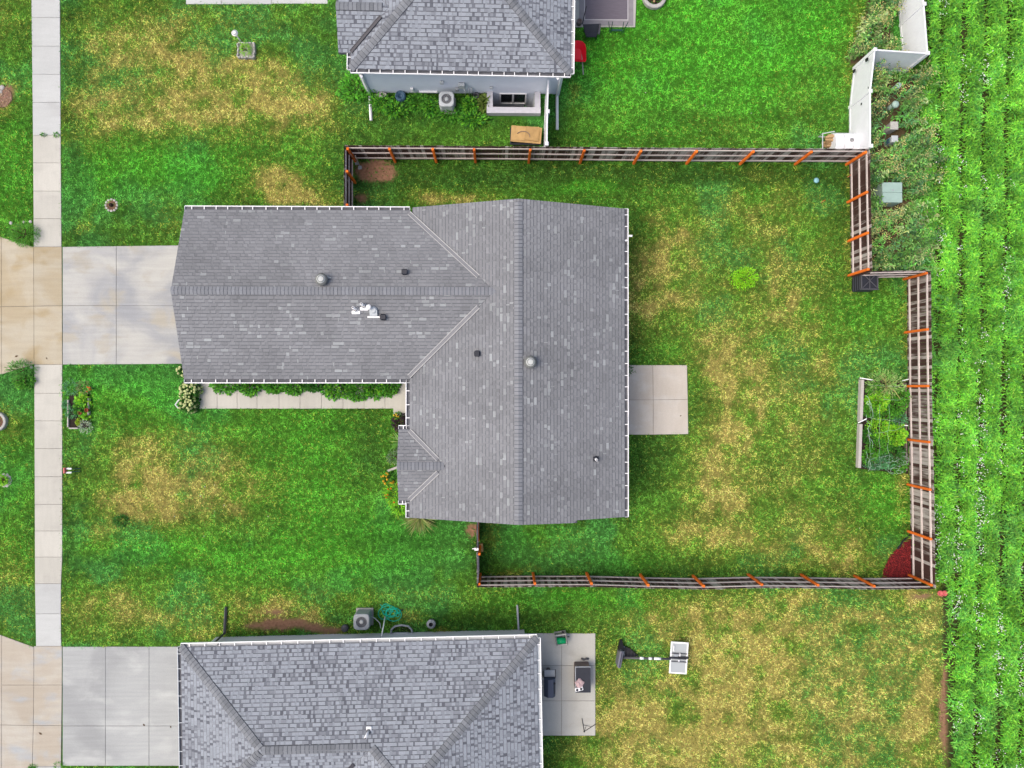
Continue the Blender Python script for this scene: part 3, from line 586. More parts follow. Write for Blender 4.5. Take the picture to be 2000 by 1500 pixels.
# ------------------------------------------------------------------ roofs
def scan(poly, v):
    xs = []; n = len(poly)
    for i in range(n):
        (u0, v0), (u1, v1) = poly[i], poly[(i + 1) % n]
        if (v0 > v) != (v1 > v): xs.append(u0 + (u1 - u0) * (v - v0) / (v1 - v0))
    return sorted(xs)
class RoofPlane:
    def __init__(s, pts, eave_dir):
        s.p = [Vector(p) for p in pts]; s.o = s.p[0]; s.u = Vector(eave_dir).normalized()
        nn = Vector((0, 0, 0))
        for i in range(len(s.p)):
            a = s.p[i] - s.o; b = s.p[(i + 1) % len(s.p)] - s.o; nn += a.cross(b)
        s.n = nn.normalized()
        if s.n.z < 0: s.n = -s.n
        s.u = (s.u - s.n * s.u.dot(s.n)).normalized(); s.v = s.n.cross(s.u)
        if s.v.z < 0: s.v = -s.v; s.u = -s.u
        s.q = [((p - s.o).dot(s.u), (p - s.o).dot(s.v)) for p in s.p]
    def at(s, u, v, h=0.0): return s.o + s.u * u + s.v * v + s.n * h
def build_roof(root, planes, expo, colf, tabw, deckm, n_ind=300, gap=0.016, cutt=0.011, vclip=None):
    mb = MB(); th = 0.14
    for pl in planes:
        nrm = [p for p in pl.p]
        mb.loft([[p - Vector((0, 0, th)) for p in nrm], [p for p in nrm]])
    roof = mb.build('roof', deckm, root)
    tabs = []
    for pl in planes:
        vmin = min(q[1] for q in pl.q); vmax = max(q[1] for q in pl.q); k = 0; v = vmin
        while v < vmax - 0.02:
            v0, v1 = v + 0.0005, min(v + expo, vmax)
            a, b = scan(pl.q, v0 + 1e-4), scan(pl.q, max(v1 - 1e-4, v0 + 2e-4)); m = scan(pl.q, (v0 + v1) / 2)
            if len(a) != len(b) or len(a) % 2: a = b = m
            for i in range(0, len(a) - 1, 2):
                L0, R0, L1, R1 = a[i], a[i + 1], b[i], b[i + 1]
                u = min(L0, L1) - random.random() * 0.2; e = max(R0, R1); up = True
                while u < e:
                    w = tabw(up); u2 = min(u + w, e)
                    vb = v0 + (gap if up else 0.004) - 0.0005; q = [(min(max(u, L0), R0), vb), (min(max(u2, L0), R0), vb), (min(max(u2, L1), R1), v1), (min(max(u, L1), R1), v1)]
                    if q[1][0] - q[0][0] > 0.01 or q[2][0] - q[3][0] > 0.01:
                        tabs.append((pl, q, up))
                    u = u + w; up = (not up) or random.random() < 0.25
            v += expo; k += 1
    # the widest tabs in view become single shingles, the rest one joined part
    def inview(t):
        p = t[0].at(*t[1][0]); X, Y = w2p(np.array(p.x), np.array(p.y), p.z); return -10 < X < 2010 and -10 < Y < 1510
    big = set(sorted([i for i in range(len(tabs)) if inview(tabs[i])], key=lambda i: -(tabs[i][1][1][0] - tabs[i][1][0][0]))[:n_ind])
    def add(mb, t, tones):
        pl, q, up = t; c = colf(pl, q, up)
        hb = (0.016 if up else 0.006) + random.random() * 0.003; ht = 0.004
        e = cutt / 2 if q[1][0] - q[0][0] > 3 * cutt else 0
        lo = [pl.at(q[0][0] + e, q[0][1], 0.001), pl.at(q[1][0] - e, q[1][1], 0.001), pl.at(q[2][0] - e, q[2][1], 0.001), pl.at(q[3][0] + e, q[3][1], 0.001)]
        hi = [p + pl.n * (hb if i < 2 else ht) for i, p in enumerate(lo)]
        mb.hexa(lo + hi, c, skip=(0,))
    rest = MB()
    for i, t in enumerate(tabs):
        if i in big:
            m1 = MB(); add(m1, t, 1); m1.build('shingle', M['shingle'], roof)
        else: add(rest, t, 1)
    o = rest.build('shingle_field', M['shingle'], roof); o['kind'] = 'stuff'
    return roof
def caps(roof, p0, p1, dl, dr, m, step=0.148, half=0.15, ln=0.2, lift=0.014):
    ln = step - 0.021
    """folded cap shingles along a ridge or hip; dl, dr: unit directions down each slope"""
    p0, p1 = Vector(p0), Vector(p1); d = (p1 - p0); L = d.length; d.normalize(); dl, dr = Vector(dl).normalized(), Vector(dr).normalized()
    mb = MB(); nl = dl.cross(d); nl = nl if nl.z > 0 else -nl; nr = dr.cross(d); nr = nr if nr.z > 0 else -nr; nc = (nl + nr).normalized()
    def sec(t, h): b = d * t; return [b + dl * half + nl * h, b + nc * (h * 1.05), b + dr * half + nr * h]
    T = 0.012; a, c = sec(0, 0.030 + lift), sec(ln, 0.026 + lift); a2, c2 = sec(0, 0.02), sec(ln, 0.02)
    v = a + c + a2 + c2
    mb.v = [tuple(x) for x in v]; mb.f = [(0, 1, 4, 3), (1, 2, 5, 4), (0, 6, 7, 1), (1, 7, 8, 2), (0, 3, 9, 6), (2, 8, 11, 5), (6, 9, 10, 7), (7, 10, 11, 8), (3, 4, 10, 9), (4, 5, 11, 10)]; mb.c = [None] * 10
    ub = MB(); hw = half + 0.012; e0, e1 = p0, p0 + d * (int(L / step) * step)
    ub.loft([[e + dl * hw + nl * hh for hh in (0.004, 0.022)] + [e + nc * 0.026] + [e + dr * hw + nr * hh for hh in (0.022, 0.004)] for e in (e0, e1)]); ub.build('cap_underlay', M['deck'], roof)
    first = None
    for i in range(int(L / step)):
        o = p0 + d * (i * step)
        if first is None: first = mb.build('ridge_cap', m, roof, origin=(0, 0, 0)); first.location = o - WL[roof.name]
        else:
            c = first.copy(); COL.objects.link(c); c.location = o - WL[roof.name]
def gutter(root, p0, p1, out, m_in, m_lip=None, hang=0.5, lipw=0.032, width=0.125):
    p0, p1, out = Vector(p0), Vector(p1), Vector(out).normalized(); d = (p1 - p0); L = d.length; d.normalize(); z = Vector((0, 0, 1)); m_lip = m_lip or M['white']
    mb = MB()
    def sec(p): return [p + out * a + z * b for a, b in ((0.0, -0.02), (0.0, -0.11), (width, -0.11), (width, -0.075), (0.012, -0.075), (0.012, -0.02))]
    mb.loft([sec(p0), sec(p1)]); g = mb.build('gutter', m_in, root)
    mb = MB()
    def sec2(p): return [p + out * a + z * b for a, b in ((width, -0.112), (width + lipw, -0.08), (width + lipw, -0.008), (width, -0.008))]
    mb.loft([sec2(p0), sec2(p1)])
    for p, s in ((p0, 1), (p1, -1)):
        mb.hexa([p + d * a * s + out * b + z * c for c in (-0.112, -0.010) for a, b in ((-0.012, -0.002), (0.0, -0.002), (0.0, width), (-0.012, width))])
    mb.build('gutter_lip', m_lip, g)
    k = int(L / hang)
    first = None
    for i in range(k):
        p = p0 + d * ((i + 0.5) * L / k + random.uniform(-.05, .05))
        if first is None:
            mb = MB(); mb.box((0, 0, 0), (0.03, 0.03, 0.012)); c = Vector((0, 0, 0)); mb = MB()
            mb.hexa([d * a + out * b + z * h for h in (-0.022, -0.006) for a, b in ((-0.016, -0.01), (0.016, -0.01), (0.016, width), (-0.016, width))])
            first = mb.build('gutter_hanger', m_lip, g, origin=(0, 0, 0)); first.location = p - WL[g.name]
        else:
            c = first.copy(); COL.objects.link(c); c.location = p - WL[g.name]
    return g
def valley(root, p0, p1, up, dark=False, wide=0.30):
    """open valley metal: a flat trough between two raised pale edges"""
    p0, p1 = Vector(p0), Vector(p1); d = (p1 - p0).normalized(); s = d.cross(Vector((0, 0, 1))).normalized(); n = Vector((0, 0, 1))
    rise = 0.2 * wide
    mb = MB(); h = wide * 0.20
    mb.hexa([p + s * a + n * (b + abs(a) * 0.22) for b in (-0.02, 0.022) for p, a in ((p0, -h), (p1, -h), (p1, h), (p0, h))])
    o = mb.build('valley_flashing', M['valley_dark'] if dark else M['valley_mid'], root)
    for sg in (-1, 1):
        mb = MB()
        mb.hexa([p + s * a * sg + n * (b + abs(a) * 0.22) for b in (-0.02, 0.034) for p, a in ((p0, h), (p1, h), (p1, h + wide * .085), (p0, h + wide * .085))]); mb.build('flashing_edge', M['valley_dark'] if dark else M['valley'], o)
def wall_poly(root, pts, z0, z1, m): mb = MB(); mb.poly(pts, z0, z1); return mb.build('wall', m, root)
def window(root, c, w, h, nrm, panes=2):
    """window standing on a wall; nrm points outward"""
    c, n = Vector(c), Vector(nrm).normalized(); t = Vector((0, 0, 1)).cross(n).normalized(); z = Vector((0, 0, 1))
    mb = MB(); f = 0.06
    def bar(u0, u1, v0, v1, d0, d1): mb.hexa([c + t * u + z * v + n * dd for v in (v0, v1) for u, dd in ((u0, d0), (u1, d0), (u1, d1), (u0, d1))])
    bar(-w / 2, w / 2, -h / 2, -h / 2 + f, 0, .06); bar(-w / 2, w / 2, h / 2 - f, h / 2, 0, .06)
    bar(-w / 2, -w / 2 + f, -h / 2 + f, h / 2 - f, 0, .06); bar(w / 2 - f, w / 2, -h / 2 + f, h / 2 - f, 0, .06)
    for k in range(1, panes): u = -w / 2 + w * k / panes; bar(u - .03, u + .03, -h / 2 + f, h / 2 - f, 0, .055)
    o = mb.build('window', M['white'], root)
    for k in range(panes):
        mb = MB(); u0 = -w / 2 + w * k / panes + .05; u1 = -w / 2 + w * (k + 1) / panes - .05; bar(u0, u1, -h / 2 + .05, h / 2 - .05, .004, .02); mb.build('pane', M['glass'], o)
    return o
def downspout(root, path, m, s=0.075):
    mb = MB()
    for a, b in zip(path, path[1:]):
        a, b = Vector(a), Vector(b); d = (b - a).normalized(); x = d.orthogonal().normalized(); y = d.cross(x); e = d * 0.03
        mb.hexa([p + x * i * s / 2 + y * j * s / 2 for p in (a - e, b + e) for i, j in ((-1, -1), (1, -1), (1, 1), (-1, 1))])
    return mb.build('downspout', m, root)

LIGHT_MAIN = rgb(176, 177, 179, K)
def col_main(pl, q, _):
    m = pl.at(*q[0]); n = float(fbm(np.array(m.x), np.array(m.y), 1.6, 81, 3)); n4 = float(fbm(np.array(m.x), np.array(m.y), 0.5, 86, 2)); st = float(fbm(np.array(m.x * (.25 if pl.v.x ** 2 > .5 else 1)), np.array(m.y * (1 if pl.v.x ** 2 > .5 else .25)), 0.45, 88, 3))
    base = rgb(147, 146, 150, K) if _ else rgb(142, 141, 145, K); v = 1 + random.gauss(0, 0.05) + 0.30 * (n - 0.5) + 0.22 * (st - 0.5)
    if random.random() < 0.02 + 0.34 * max(0, n4 - 0.52) * 4 * 0.5: base = mixc(base, LIGHT_MAIN, random.uniform(0.4, 0.95))
    return tuple(c * v for c in base)
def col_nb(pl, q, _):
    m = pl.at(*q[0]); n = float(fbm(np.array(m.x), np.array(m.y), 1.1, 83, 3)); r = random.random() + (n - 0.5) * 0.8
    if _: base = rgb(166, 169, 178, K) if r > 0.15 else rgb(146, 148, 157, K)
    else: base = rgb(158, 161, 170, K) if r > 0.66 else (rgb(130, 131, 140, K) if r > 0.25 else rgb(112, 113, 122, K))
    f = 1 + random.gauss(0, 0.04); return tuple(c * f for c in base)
tab_main = lambda up: random.choice((0.14, 0.18, 0.24, 0.30)) if up else random.choice((0.04, 0.06, 0.09, 0.13))
tab_nb = lambda up: random.choice((0.09, 0.11, 0.13, 0.15, 0.18, 0.26)) if up else random.choice((0.06, 0.08, 0.10, 0.13))

# --- middle house
PM = 1 / 3.0; ZE = 2.8
main = thing('house', (-3, 2, 0), 'middle house with plain grey shingle roof of two crossing gables, back patio and wooden fence', 'house', 'houses in a row')
GD = 0.155
AW, AN, AS = -12.83, 7.45 - GD, 0.20 + GD; AM = (AN + AS) / 2; AH = (AN - AS) / 2
BW, BE, BN, BS = -3.83 + GD, 5.33 - GD, 7.40, -5.30; BM = (BW + BE) / 2; BH = (BE - BW) / 2
CN, CS, CWX = -1.52 - GD, -4.76 + GD, -4.12; CM = (CN + CS) / 2; CH = (CN - CS) / 2
zA = ZE + AH * PM; zB = ZE + BH * PM; zC = ZE + CH * PM
jA = (BW + AH, AM, zA); jC = (BW + CH, CM, zC)
planes = [
    RoofPlane([(AW, AS, ZE), (BW, AS, ZE), jA, (AW - .02, AM, zA)], (1, 0, 0)),
    RoofPlane([(AW, AN, ZE), (BW, AN, ZE), jA, (AW - .02, AM, zA)], (1, 0, 0)),
    RoofPlane([(BW, BS, ZE), (BW, CS, ZE), jC, (BW, CN, ZE), (BW, AS, ZE), jA, (BW + .10, AN - .1, ZE + .033), (BW + .12, BN, ZE + .04), (BM, BN, zB), (BM, BS - .03, zB)], (0, 1, 0)),
    RoofPlane([(BE, BN, ZE), (BE, BS, ZE), (BE - 2.05, BS, ZE + 2.05 * PM), (BE - 2.05, BS - .11, ZE + 2.05 * PM), (BM, BS - .03, zB), (BM, BN, zB)], (0, 1, 0)),
    RoofPlane([(CWX, CN, ZE), (BW, CN, ZE), jC, (CWX, CM, zC)], (1, 0, 0)),
    RoofPlane([(CWX, CS, ZE), (BW, CS, ZE), jC, (CWX, CM, zC)], (1, 0, 0))]
roof = build_roof(main, planes, 0.1435, col_main, tab_main, M['deck'], gap=0.026, cutt=0.002)
dn = lambda x, y: (x, y, -PM)
caps(roof, (AW - .02, AM, zA), (jA[0] + .25, AM, zA), dn(0, 1), dn(0, -1), M['cap'])
caps(roof, (BM, BS, zB), (BM, BN, zB), dn(1, 0), dn(-1, 0), M['cap'])
caps(roof, (CWX, CM, zC), (jC[0] + .1, CM, zC), dn(0, 1), dn(0, -1), M['cap'])
for a, b in (((BW - .02, AS + .12, ZE), jA), ((BW - .02, AN - .12, ZE), jA), ((BW, CN - .05, ZE), jC), ((BW, CS + .05, ZE), jC)):
    a, b = Vector(a), Vector(b); valley(main, a + Vector((0, 0, .03)), a.lerp(b, 0.82) + Vector((0, 0, .02)), None)
gutter(main, (AW, AN, ZE), (BW + .0, AN, ZE), (0, 1, 0), M['trough'])
gutter(main, (AW, AS, ZE), (BW - .14, AS, ZE), (0, -1, 0), M['trough'])
gutter(main, (BW, AS - .14, ZE), (BW, CN + .14, ZE), (-1, 0, 0), M['trough'])
gutter(main, (CWX, CN, ZE), (BW - .13, CN, ZE), (0, 1, 0), M['trough'], hang=.2)
gutter(main, (CWX, CS, ZE), (BW - .17, CS, ZE), (0, -1, 0), M['trough'], hang=.2)
gutter(main, (BW, CS - .1, ZE), (BW, BS, ZE), (-1, 0, 0), M['trough'], hang=.3)
gutter(main, (BE, BS, ZE), (BE, BN, ZE), (1, 0, 0), M['trough'])
for gx_, gy_ in ((BW - .065, CN + .062), (BW - .065, CS - .062), (BW - .062, AS - .062)): mb = MB(); mb.box((gx_, gy_, ZE - .086), (.15, .15, .03)); mb.build('gutter_corner', M['trough'], main)
wall_poly(main, [(-12.4, .55), (-3.45, .55), (-3.45, -1.85), (-3.75, -1.85), (-3.75, -4.45), (-3.45, -4.45), (-3.45, -4.95), (4.95, -4.95), (4.95, 7.05), (-12.4, 7.05)], 0, 2.72, M['siding3'])
def gable(root, a, b, apex, th, m):
    mb = MB(); a, b, apex, th = Vector(a), Vector(b), Vector(apex), Vector(th); mb.loft([[a, b, apex], [a + th, b + th, apex + th]]); mb.build('gable_wall', m, root)
gable(main, (-12.4, .55, 2.725), (-12.4, 7.05, 2.725), (-12.4, AM, zA - .2), (.15, 0, 0), M['siding3'])
gable(main, (-3.45, -4.95, 2.725), (4.95, -4.95, 2.725), (BM, -4.95, zB - .2), (0, .15, 0), M['siding3'])
gable(main, (-3.45, 7.05, 2.725), (4.95, 7.05, 2.725), (BM, 7.05, zB - .2), (0, -.15, 0), M['siding3'])
gable(main, (-3.75, -4.45, 2.725), (-3.75, -1.85, 2.725), (-3.75, CM, zC - .2), (.15, 0, 0), M['siding3'])
gd = MB()
gd.box((-12.43, AM, 1.15), (.06, 4.9, 2.2)); god = gd.build('garage_door', M['white'], main)
for k in range(4): mb = MB(); mb.box((-12.47, AM, .32 + k * .55), (.03, 4.8, .5)); mb.build('door_panel', M['white'], god)
mb = MB(); mb.box((-3.48, -.6, 1.05), (.06, .95, 2.1)); dr = mb.build('front_door', M['metal_d'], main); mb = MB(); mb.ball((-3.54, -.25, 1.05), .035); mb.build('door_handle', M['metal'], dr)
window(main, (-3.75, CM, 1.5), 1.6, 1.3, (-1, 0, 0)); window(main, (4.95, 4.6, 1.5), 1.6, 1.2, (1, 0, 0)); window(main, (4.95, -2.6, 1.5), 1.2, 1.2, (1, 0, 0)); window(main, (4.95, -.7, 1.1), 1.8, 2.0, (1, 0, 0)); window(main, (1.5, 7.05, 1.6), 1.2, 1.0, (0, 1, 0)); window(main, (2.2, -4.95, 1.6), 1.2, 1.0, (0, -1, 0))
downspout(main, [(BE + .06, 6.1, 2.72), (5.02, 6.1, 2.45), (5.02, 6.1, .15), (5.35, 6.1, .08)], M['white'])
mb = MB(); pt = P(1231, 462, 2.6); mb.box((pt.x - .02, pt.y, 2.72), (.16, .07, .06)); mb.build('downspout_elbow', M['white'], main)
zfA = lambda x, y: ZE + PM * (AH - abs(y - AM)); zfB = lambda x, y: ZE + PM * (BH - abs(x - BM))
def turbine(root, px_, py_, zf):
    p = PP(px_, py_, lambda x, y: zf(x, y) + .3); b = zf(p.x, p.y)
    t = MB(); t.lathe((p.x, p.y, b - .06), [(.2, 0), (.17, .12), (.16, .2)], 20); base = t.build('turbine_vent', M['galv'], root, True)
    t = MB(); t.lathe((p.x, p.y, b + .1), [(.14, 0), (.235, .05), (.25, .13), (.22, .21), (.16, .25)], 24); t.build('vent_dome', M['galv'], base, True)
    t = MB(); t.lathe((p.x, p.y, b + .345), [(.165, 0), (.165, .012), (.09, .03), (.0, .035)], 24); t.build('vent_cap', M['galv_l'], base, True)
    t = MB(); t.tube([(p.x + .12 * math.cos(a), p.y + .12 * math.sin(a), b + .372) for a in np.linspace(0, 2 * math.pi, 24, False)], .012, 6, closed=True); t.build('cap_rib', M['galv'], base, True)
turbine(main, 627, 545, zfA); turbine(main, 1036, 707, zfB)
# thin tail of flashing beside the turbine
mb = MB(); q = PP(640, 541, zfA); q2 = PP(647, 543, zfA); mb.hexa([v + Vector((0, 0, h)) for h in (.015, .05) for v in (q + Vector((-.05, .05, 0)), q + Vector((-.02, -.06, 0)), q2 + Vector((0, -.02, 0)), q2 + Vector((0, .02, 0)))]); mb.build('flashing_tab', M['galv_l'], main)
def boxvent(root, px_, py_, zf, rz=0):
    p = PP(px_, py_, zf); b = zf(p.x, p.y); mb = MB(); mb.bbox((p.x, p.y, b + .05), (.2, .24, .2), .03, rz); o = mb.build('box_vent', M['black2'], root)
    mb = MB(); mb.bbox((p.x, p.y, b + .17), (.24, .2, .05), .02, rz); mb.build('vent_lid', M['black2'], o)
boxvent(main, 791, 532, zfA); boxvent(main, 749, 620, zfA); boxvent(main, 932, 691, zfB, math.pi / 2)
def pipe_vent(root, px_, py_, zf, base_wh, up, lean=(0, 0), dy=-.1, mb_base=None):
    """white boot plate with a stub pipe"""
    p = PP(px_, py_, zf); b = zf(p.x, p.y); sl = -PM if up == 'y-' else 0
    mb = MB(); mb.bbox((p.x, p.y + dy, zf(p.x, p.y + dy) + .015), (base_wh[0], base_wh[1], .05), .015); o = mb.build('vent_boot', mb_base or M['white'], root)
    mb = MB(); mb.lathe((p.x, p.y, b), [(.12, 0), (.1, .05), (.062, .1)], 16); mb.build('boot_collar', mb_base or M['white'], o, True)
    mb = MB(); e = Vector((p.x + lean[0], p.y + lean[1], b + .34)); mb.cyl((p.x, p.y, b), e, .052, .052, 14); mb.build('vent_pipe', M['white'], o, True)
    mb = MB(); mb.cyl(e + Vector((0, 0, .001)), e + Vector((0, 0, .006)), .03, .03, 12); mb.build('pipe_bore', M['black'], o)
    mb = MB(); mb.tube([(p.x + .075 * math.cos(a), p.y + .075 * math.sin(a), b + .1) for a in np.linspace(0, 2 * math.pi, 16, False)], .014, 6, closed=True); mb.build('rubber_seal', M['black2'], o)
pipe_vent(main, 695, 604, zfA, (.33, .14), 'y-', (-.05, .03), -.12); pipe_vent(main, 711, 597, zfA, (.33, .14), 'y-', (-.05, .03), -.12)
p = PP(729, 606, zfA); b = zfA(p.x, p.y)
mb = MB(); mb.bbox((p.x + .02, p.y - .26, zfA(p.x, p.y - .26) + .02), (.52, .07, .05), .015); hv = mb.build('exhaust_hood', M['white'], main)
mb = MB(); mb.loft([[(p.x - .13, p.y - .24, b - .06), (p.x + .17, p.y - .24, b - .06), (p.x + .17, p.y + .02, b), (p.x - .13, p.y + .02, b)], [(p.x - .13, p.y - .22, b + .05), (p.x + .17, p.y - .22, b + .05), (p.x + .17, p.y + .0, b + .16), (p.x - .13, p.y + .0, b + .16)]]); mb.lathe((p.x + .02, p.y, b - .02), [(.15, 0), (.15, .12), (.1, .19)], 18); mb.build('hood_body', M['metal_l'], hv)
mb = MB(); mb.lathe((p.x - .12, p.y + .09, b), [(.06, 0), (.06, .28), (.1, .3), (.1, .36), (.06, .4)], 18); mb.build('pipe_cap', M['white'], hv, True)
pipe_vent(main, 1163, 896, zfB, (.26, .2), 'x', (.01, -.02), 0.0, M['black2'])
# --- bottom house
PS = 0.36; ZS = 2.5
E0 = P(1056, 1239, ZS) + Vector((-.155, -.155, 0)); th = math.radians(1.06); cs, sn = math.cos(th), math.sin(th)
def S(l, m, d=0.0, dz=0.0): return (E0.x + l * cs - m * sn, E0.y + l * sn + m * cs, ZS + PS * d + dz)
south = thing('house', S(-7, -7, 0, -ZS), 'bottom house with hipped grey and white speckled shingle roof, cut off below', 'house', 'houses in a row')
GW = -14.64; MW = -10.34; SD = -14.0; ap = (-5.17, -5.17, 5.17); ap2 = (-5.17, SD + 5.17, 5.17); GS = -7.37; E = (GW + 3.685, -3.685, 3.685); D = (MW + 3.685, -3.685, 3.685)
xd = (cs, sn, 0); yd = (-sn, cs, 0)
planes = [RoofPlane([S(GW, 0), S(0, 0), S(*ap), S(*D), S(*E)], xd), RoofPlane([S(GW, GS), S(GW, 0), S(*E)], yd),
          RoofPlane([S(GW, GS), S(MW, GS), S(*D), S(*E)], xd), RoofPlane([S(MW, GS), S(*D), S(*ap), S(*ap2), S(MW, SD)], yd),
          RoofPlane([S(0, 0), S(0, SD), S(*ap2), S(*ap)], yd), RoofPlane([S(0, SD), S(MW, SD), S(*ap2)], xd)]
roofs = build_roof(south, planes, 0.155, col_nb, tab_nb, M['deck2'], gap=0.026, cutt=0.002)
def sdir(l, m): return (l * cs - m * sn, l * sn + m * cs, -PS)
nS, eS, wS, sS = sdir(0, 1), sdir(1, 0), sdir(-1, 0), sdir(0, -1)
def hip(roof, a, b, d1, d2, m=M['cap2']):
    a, b = Vector(a), Vector(b); ax = (b - a).normalized(); d1, d2 = Vector(d1), Vector(d2)
    # cap wings run square to the hip, each in its own slope
    def wing(e): # e = downslope dir of that plane; plane normal
        hor = Vector((-e.y, e.x, 0)); n = e.cross(hor); n = n if n.z > 0 else -n; w = n.cross(ax).normalized()
        return w if w.dot(e) > 0 else -w
    caps(roof, a, b, wing(d1), wing(d2), m, step=.17, half=.16, ln=.22)
hip(roofs, S(GW, 0), S(*E), nS, wS); hip(roofs, S(0, 0), S(*ap), nS, eS); hip(roofs, S(*D), S(*ap), nS, wS); hip(roofs, S(GW, GS), S(*E), wS, sS)
caps(roofs, S(*E), S(*D), nS, sS, M['cap2'], step=.17, half=.16, ln=.22); caps(roofs, S(*ap), S(*ap2), eS, wS, M['cap2'], step=.17, half=.16, ln=.22)
valley(south, S(MW + .1, GS + .1, .1, .03), S(D[0] - .75, D[1] - .75, D[2] - .75, .03), None, True, .24)
gutter(south, S(GW, 0), S(-.0, 0), yd, M['guard'], hang=.62); gutter(south, S(0, SD), S(0, 0), xd, M['metal_l'], hang=.6); gutter(south, S(GW, GS), S(GW, 0), (-cs, -sn, 0), M['trough'], M['metal_l'], hang=.56)
wall_poly(south, [S(a, b)[:2] for a, b in ((GW + .45, -.47), (-.45, -.47), (-.45, SD + .6), (MW + .45, SD + .6), (MW + .45, -6.9), (GW + .45, -6.9))], -.3, 2.42, M['siding2'])
w = S(-6.9, -.47); window(south, (w[0], w[1], 1.5), 1.2, 1.1, yd); w = S(-12.4, -.47); window(south, (w[0], w[1], 1.5), 1.2, 1.1, yd)
w = S(-.45, -3.3); window(south, (w[0], w[1], 1.1), 1.8, 2.0, xd)
w = S(GW + .45, -3.7); mb = MB(); mb.box((w[0] - .03, w[1], 1.12), (.06, 4.9, 2.2), th); gds = mb.build('garage_door', M['white'], south)
for k in range(4): mb = MB(); mb.box((w[0] - .07, w[1], .32 + k * .55), (.03, 4.8, .5), th); mb.build('door_panel', M['white'], gds)
a_, b_ = P(437, 1238, .2), P(441, 1187, .06)
downspout(south, [S(-13.1, .06, 0, -.08), (a_.x, a_.y - .05, 2.0), (a_.x, a_.y, .12), (b_.x, b_.y, .06)], M['metal_d'], .085)
zfS = lambda x, y: ZS + PS * (-((x - E0.x) * -sn + (y - E0.y) * cs))
p = PP(721, 1424, zfS); b = zfS(p.x, p.y); mb = MB(); mb.bbox((p.x, p.y + .02, b + .03), (.21, .2, .06), .02); vb = mb.build('vent_boot', M['white'], south)
mb = MB(); e = Vector((p.x - .08, p.y - .17, b + .4)); mb.cyl((p.x - .01, p.y - .04, b), e, .05, .05, 14); mb.build('vent_pipe', M['white'], vb, True); mb = MB(); mb.cyl(e + Vector((0, 0, .004)), e + Vector((0, 0, .02)), .032, .032, 12); mb.build('pipe_bore', M['black'], vb); mb = MB(); mb.tube([(p.x - .015 + .07 * math.cos(a), p.y - .05 + .07 * math.sin(a), b + .09) for a in np.linspace(0, 6.283, 16, False)], .016, closed=True); mb.build('rubber_seal', M['black2'], vb)
# bottom house: pieces fixed to its north wall
wl = P(785, 1235); mb = MB(); mb.tube([(wl.x - .47, wl.y, .12), (wl.x - .45, wl.y + .16, .12), (wl.x - .3, wl.y + .31, .12), (wl.x, wl.y + .36, .12), (wl.x + .3, wl.y + .31, .12), (wl.x + .45, wl.y + .16, .12), (wl.x + .47, wl.y, .12)], .045, 8); ww = mb.build('window_well', M['metal'], south)
arc = [(wl.x - .44, wl.y), (wl.x - .42, wl.y + .16), (wl.x - .28, wl.y + .29), (wl.x, wl.y + .33), (wl.x + .28, wl.y + .29), (wl.x + .42, wl.y + .16), (wl.x + .44, wl.y)]
mb = MB(); mb.loft([[(x, y, .012) for x, y in arc], [(x, y, .13) for x, y in arc]], caps=False, closed=False); mb.build('well_liner', M['metal_d'], ww); mb = MB(); mb.poly(arc, .004, .016); mb.build('well_floor', M['dark_soil'], ww)
mb = MB(); mb.box((wl.x, wl.y + .03, .2), (.62, .05, .1)); mb.build('basement_sash', M['metal_l'], ww)
mb = MB(); p = P(749, 1222, .5); mb.cyl((p.x, p.y + .25, .05), (p.x, p.y - .3, 1.0), .03, .03, 10); mb.build('wall_pipe', M['white'], south, True)
# --- top house
PN = 0.34; ZN = 2.8
N0 = P(677, 142, ZN) + Vector((.155, .155, 0)); tn = math.radians(-0.7); cn, sn2 = math.cos(tn), math.sin(tn)
def Nn(l, m, d=0.0, dz=0.0): return (N0.x + l * cn - m * sn2, N0.y + l * sn2 + m * cn, ZN + PN * d + dz)
north = thing('house', Nn(4.6, 7, 0, -ZN), 'top house with hipped speckled shingle roof and blue grey siding, cut off above', 'house', 'houses in a row')
NW_ = 9.04; ND = 14.0; na = (4.52, 4.52, 4.52); nb = (4.52, ND - 4.52, 4.52); wr = 2.30; wj = (1.65, wr, 1.65)
xn = (cn, sn2, 0); yn = (-sn2, cn, 0)
planes = [RoofPlane([Nn(0, 0), Nn(NW_, 0), Nn(*na)], xn), RoofPlane([Nn(NW_, 0), Nn(NW_, ND), Nn(*nb), Nn(*na)], yn),
          RoofPlane([Nn(0, 0), Nn(0, wr - 1.65), Nn(*wj), Nn(0, wr + 1.65), Nn(0, ND), Nn(*nb), Nn(*na)], yn), RoofPlane([Nn(0, ND), Nn(NW_, ND), Nn(*nb)], xn),
          RoofPlane([Nn(-.5, wr - 1.65), Nn(0, wr - 1.65), Nn(*wj), Nn(-.5, wr, 1.65)], xn), RoofPlane([Nn(-.5, wr + 1.65), Nn(0, wr + 1.65), Nn(*wj), Nn(-.5, wr, 1.65)], xn)]
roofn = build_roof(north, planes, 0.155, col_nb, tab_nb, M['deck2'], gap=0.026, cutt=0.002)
def ndir(l, m): return (l * cn - m * sn2, l * sn2 + m * cn, -PN)
hip(roofn, Nn(0, 0), Nn(*na), ndir(0, -1), ndir(-1, 0)); hip(roofn, Nn(NW_, 0), Nn(*na), ndir(0, -1), ndir(1, 0))
caps(roofn, Nn(-.5, wr, 1.65), Nn(1.5, wr, 1.65), ndir(0, 1), ndir(0, -1), M['cap2'], step=.17, half=.16, ln=.22); caps(roofn, Nn(*na), Nn(*nb), ndir(1, 0), ndir(-1, 0), M['cap2'], step=.17, half=.16, ln=.22)
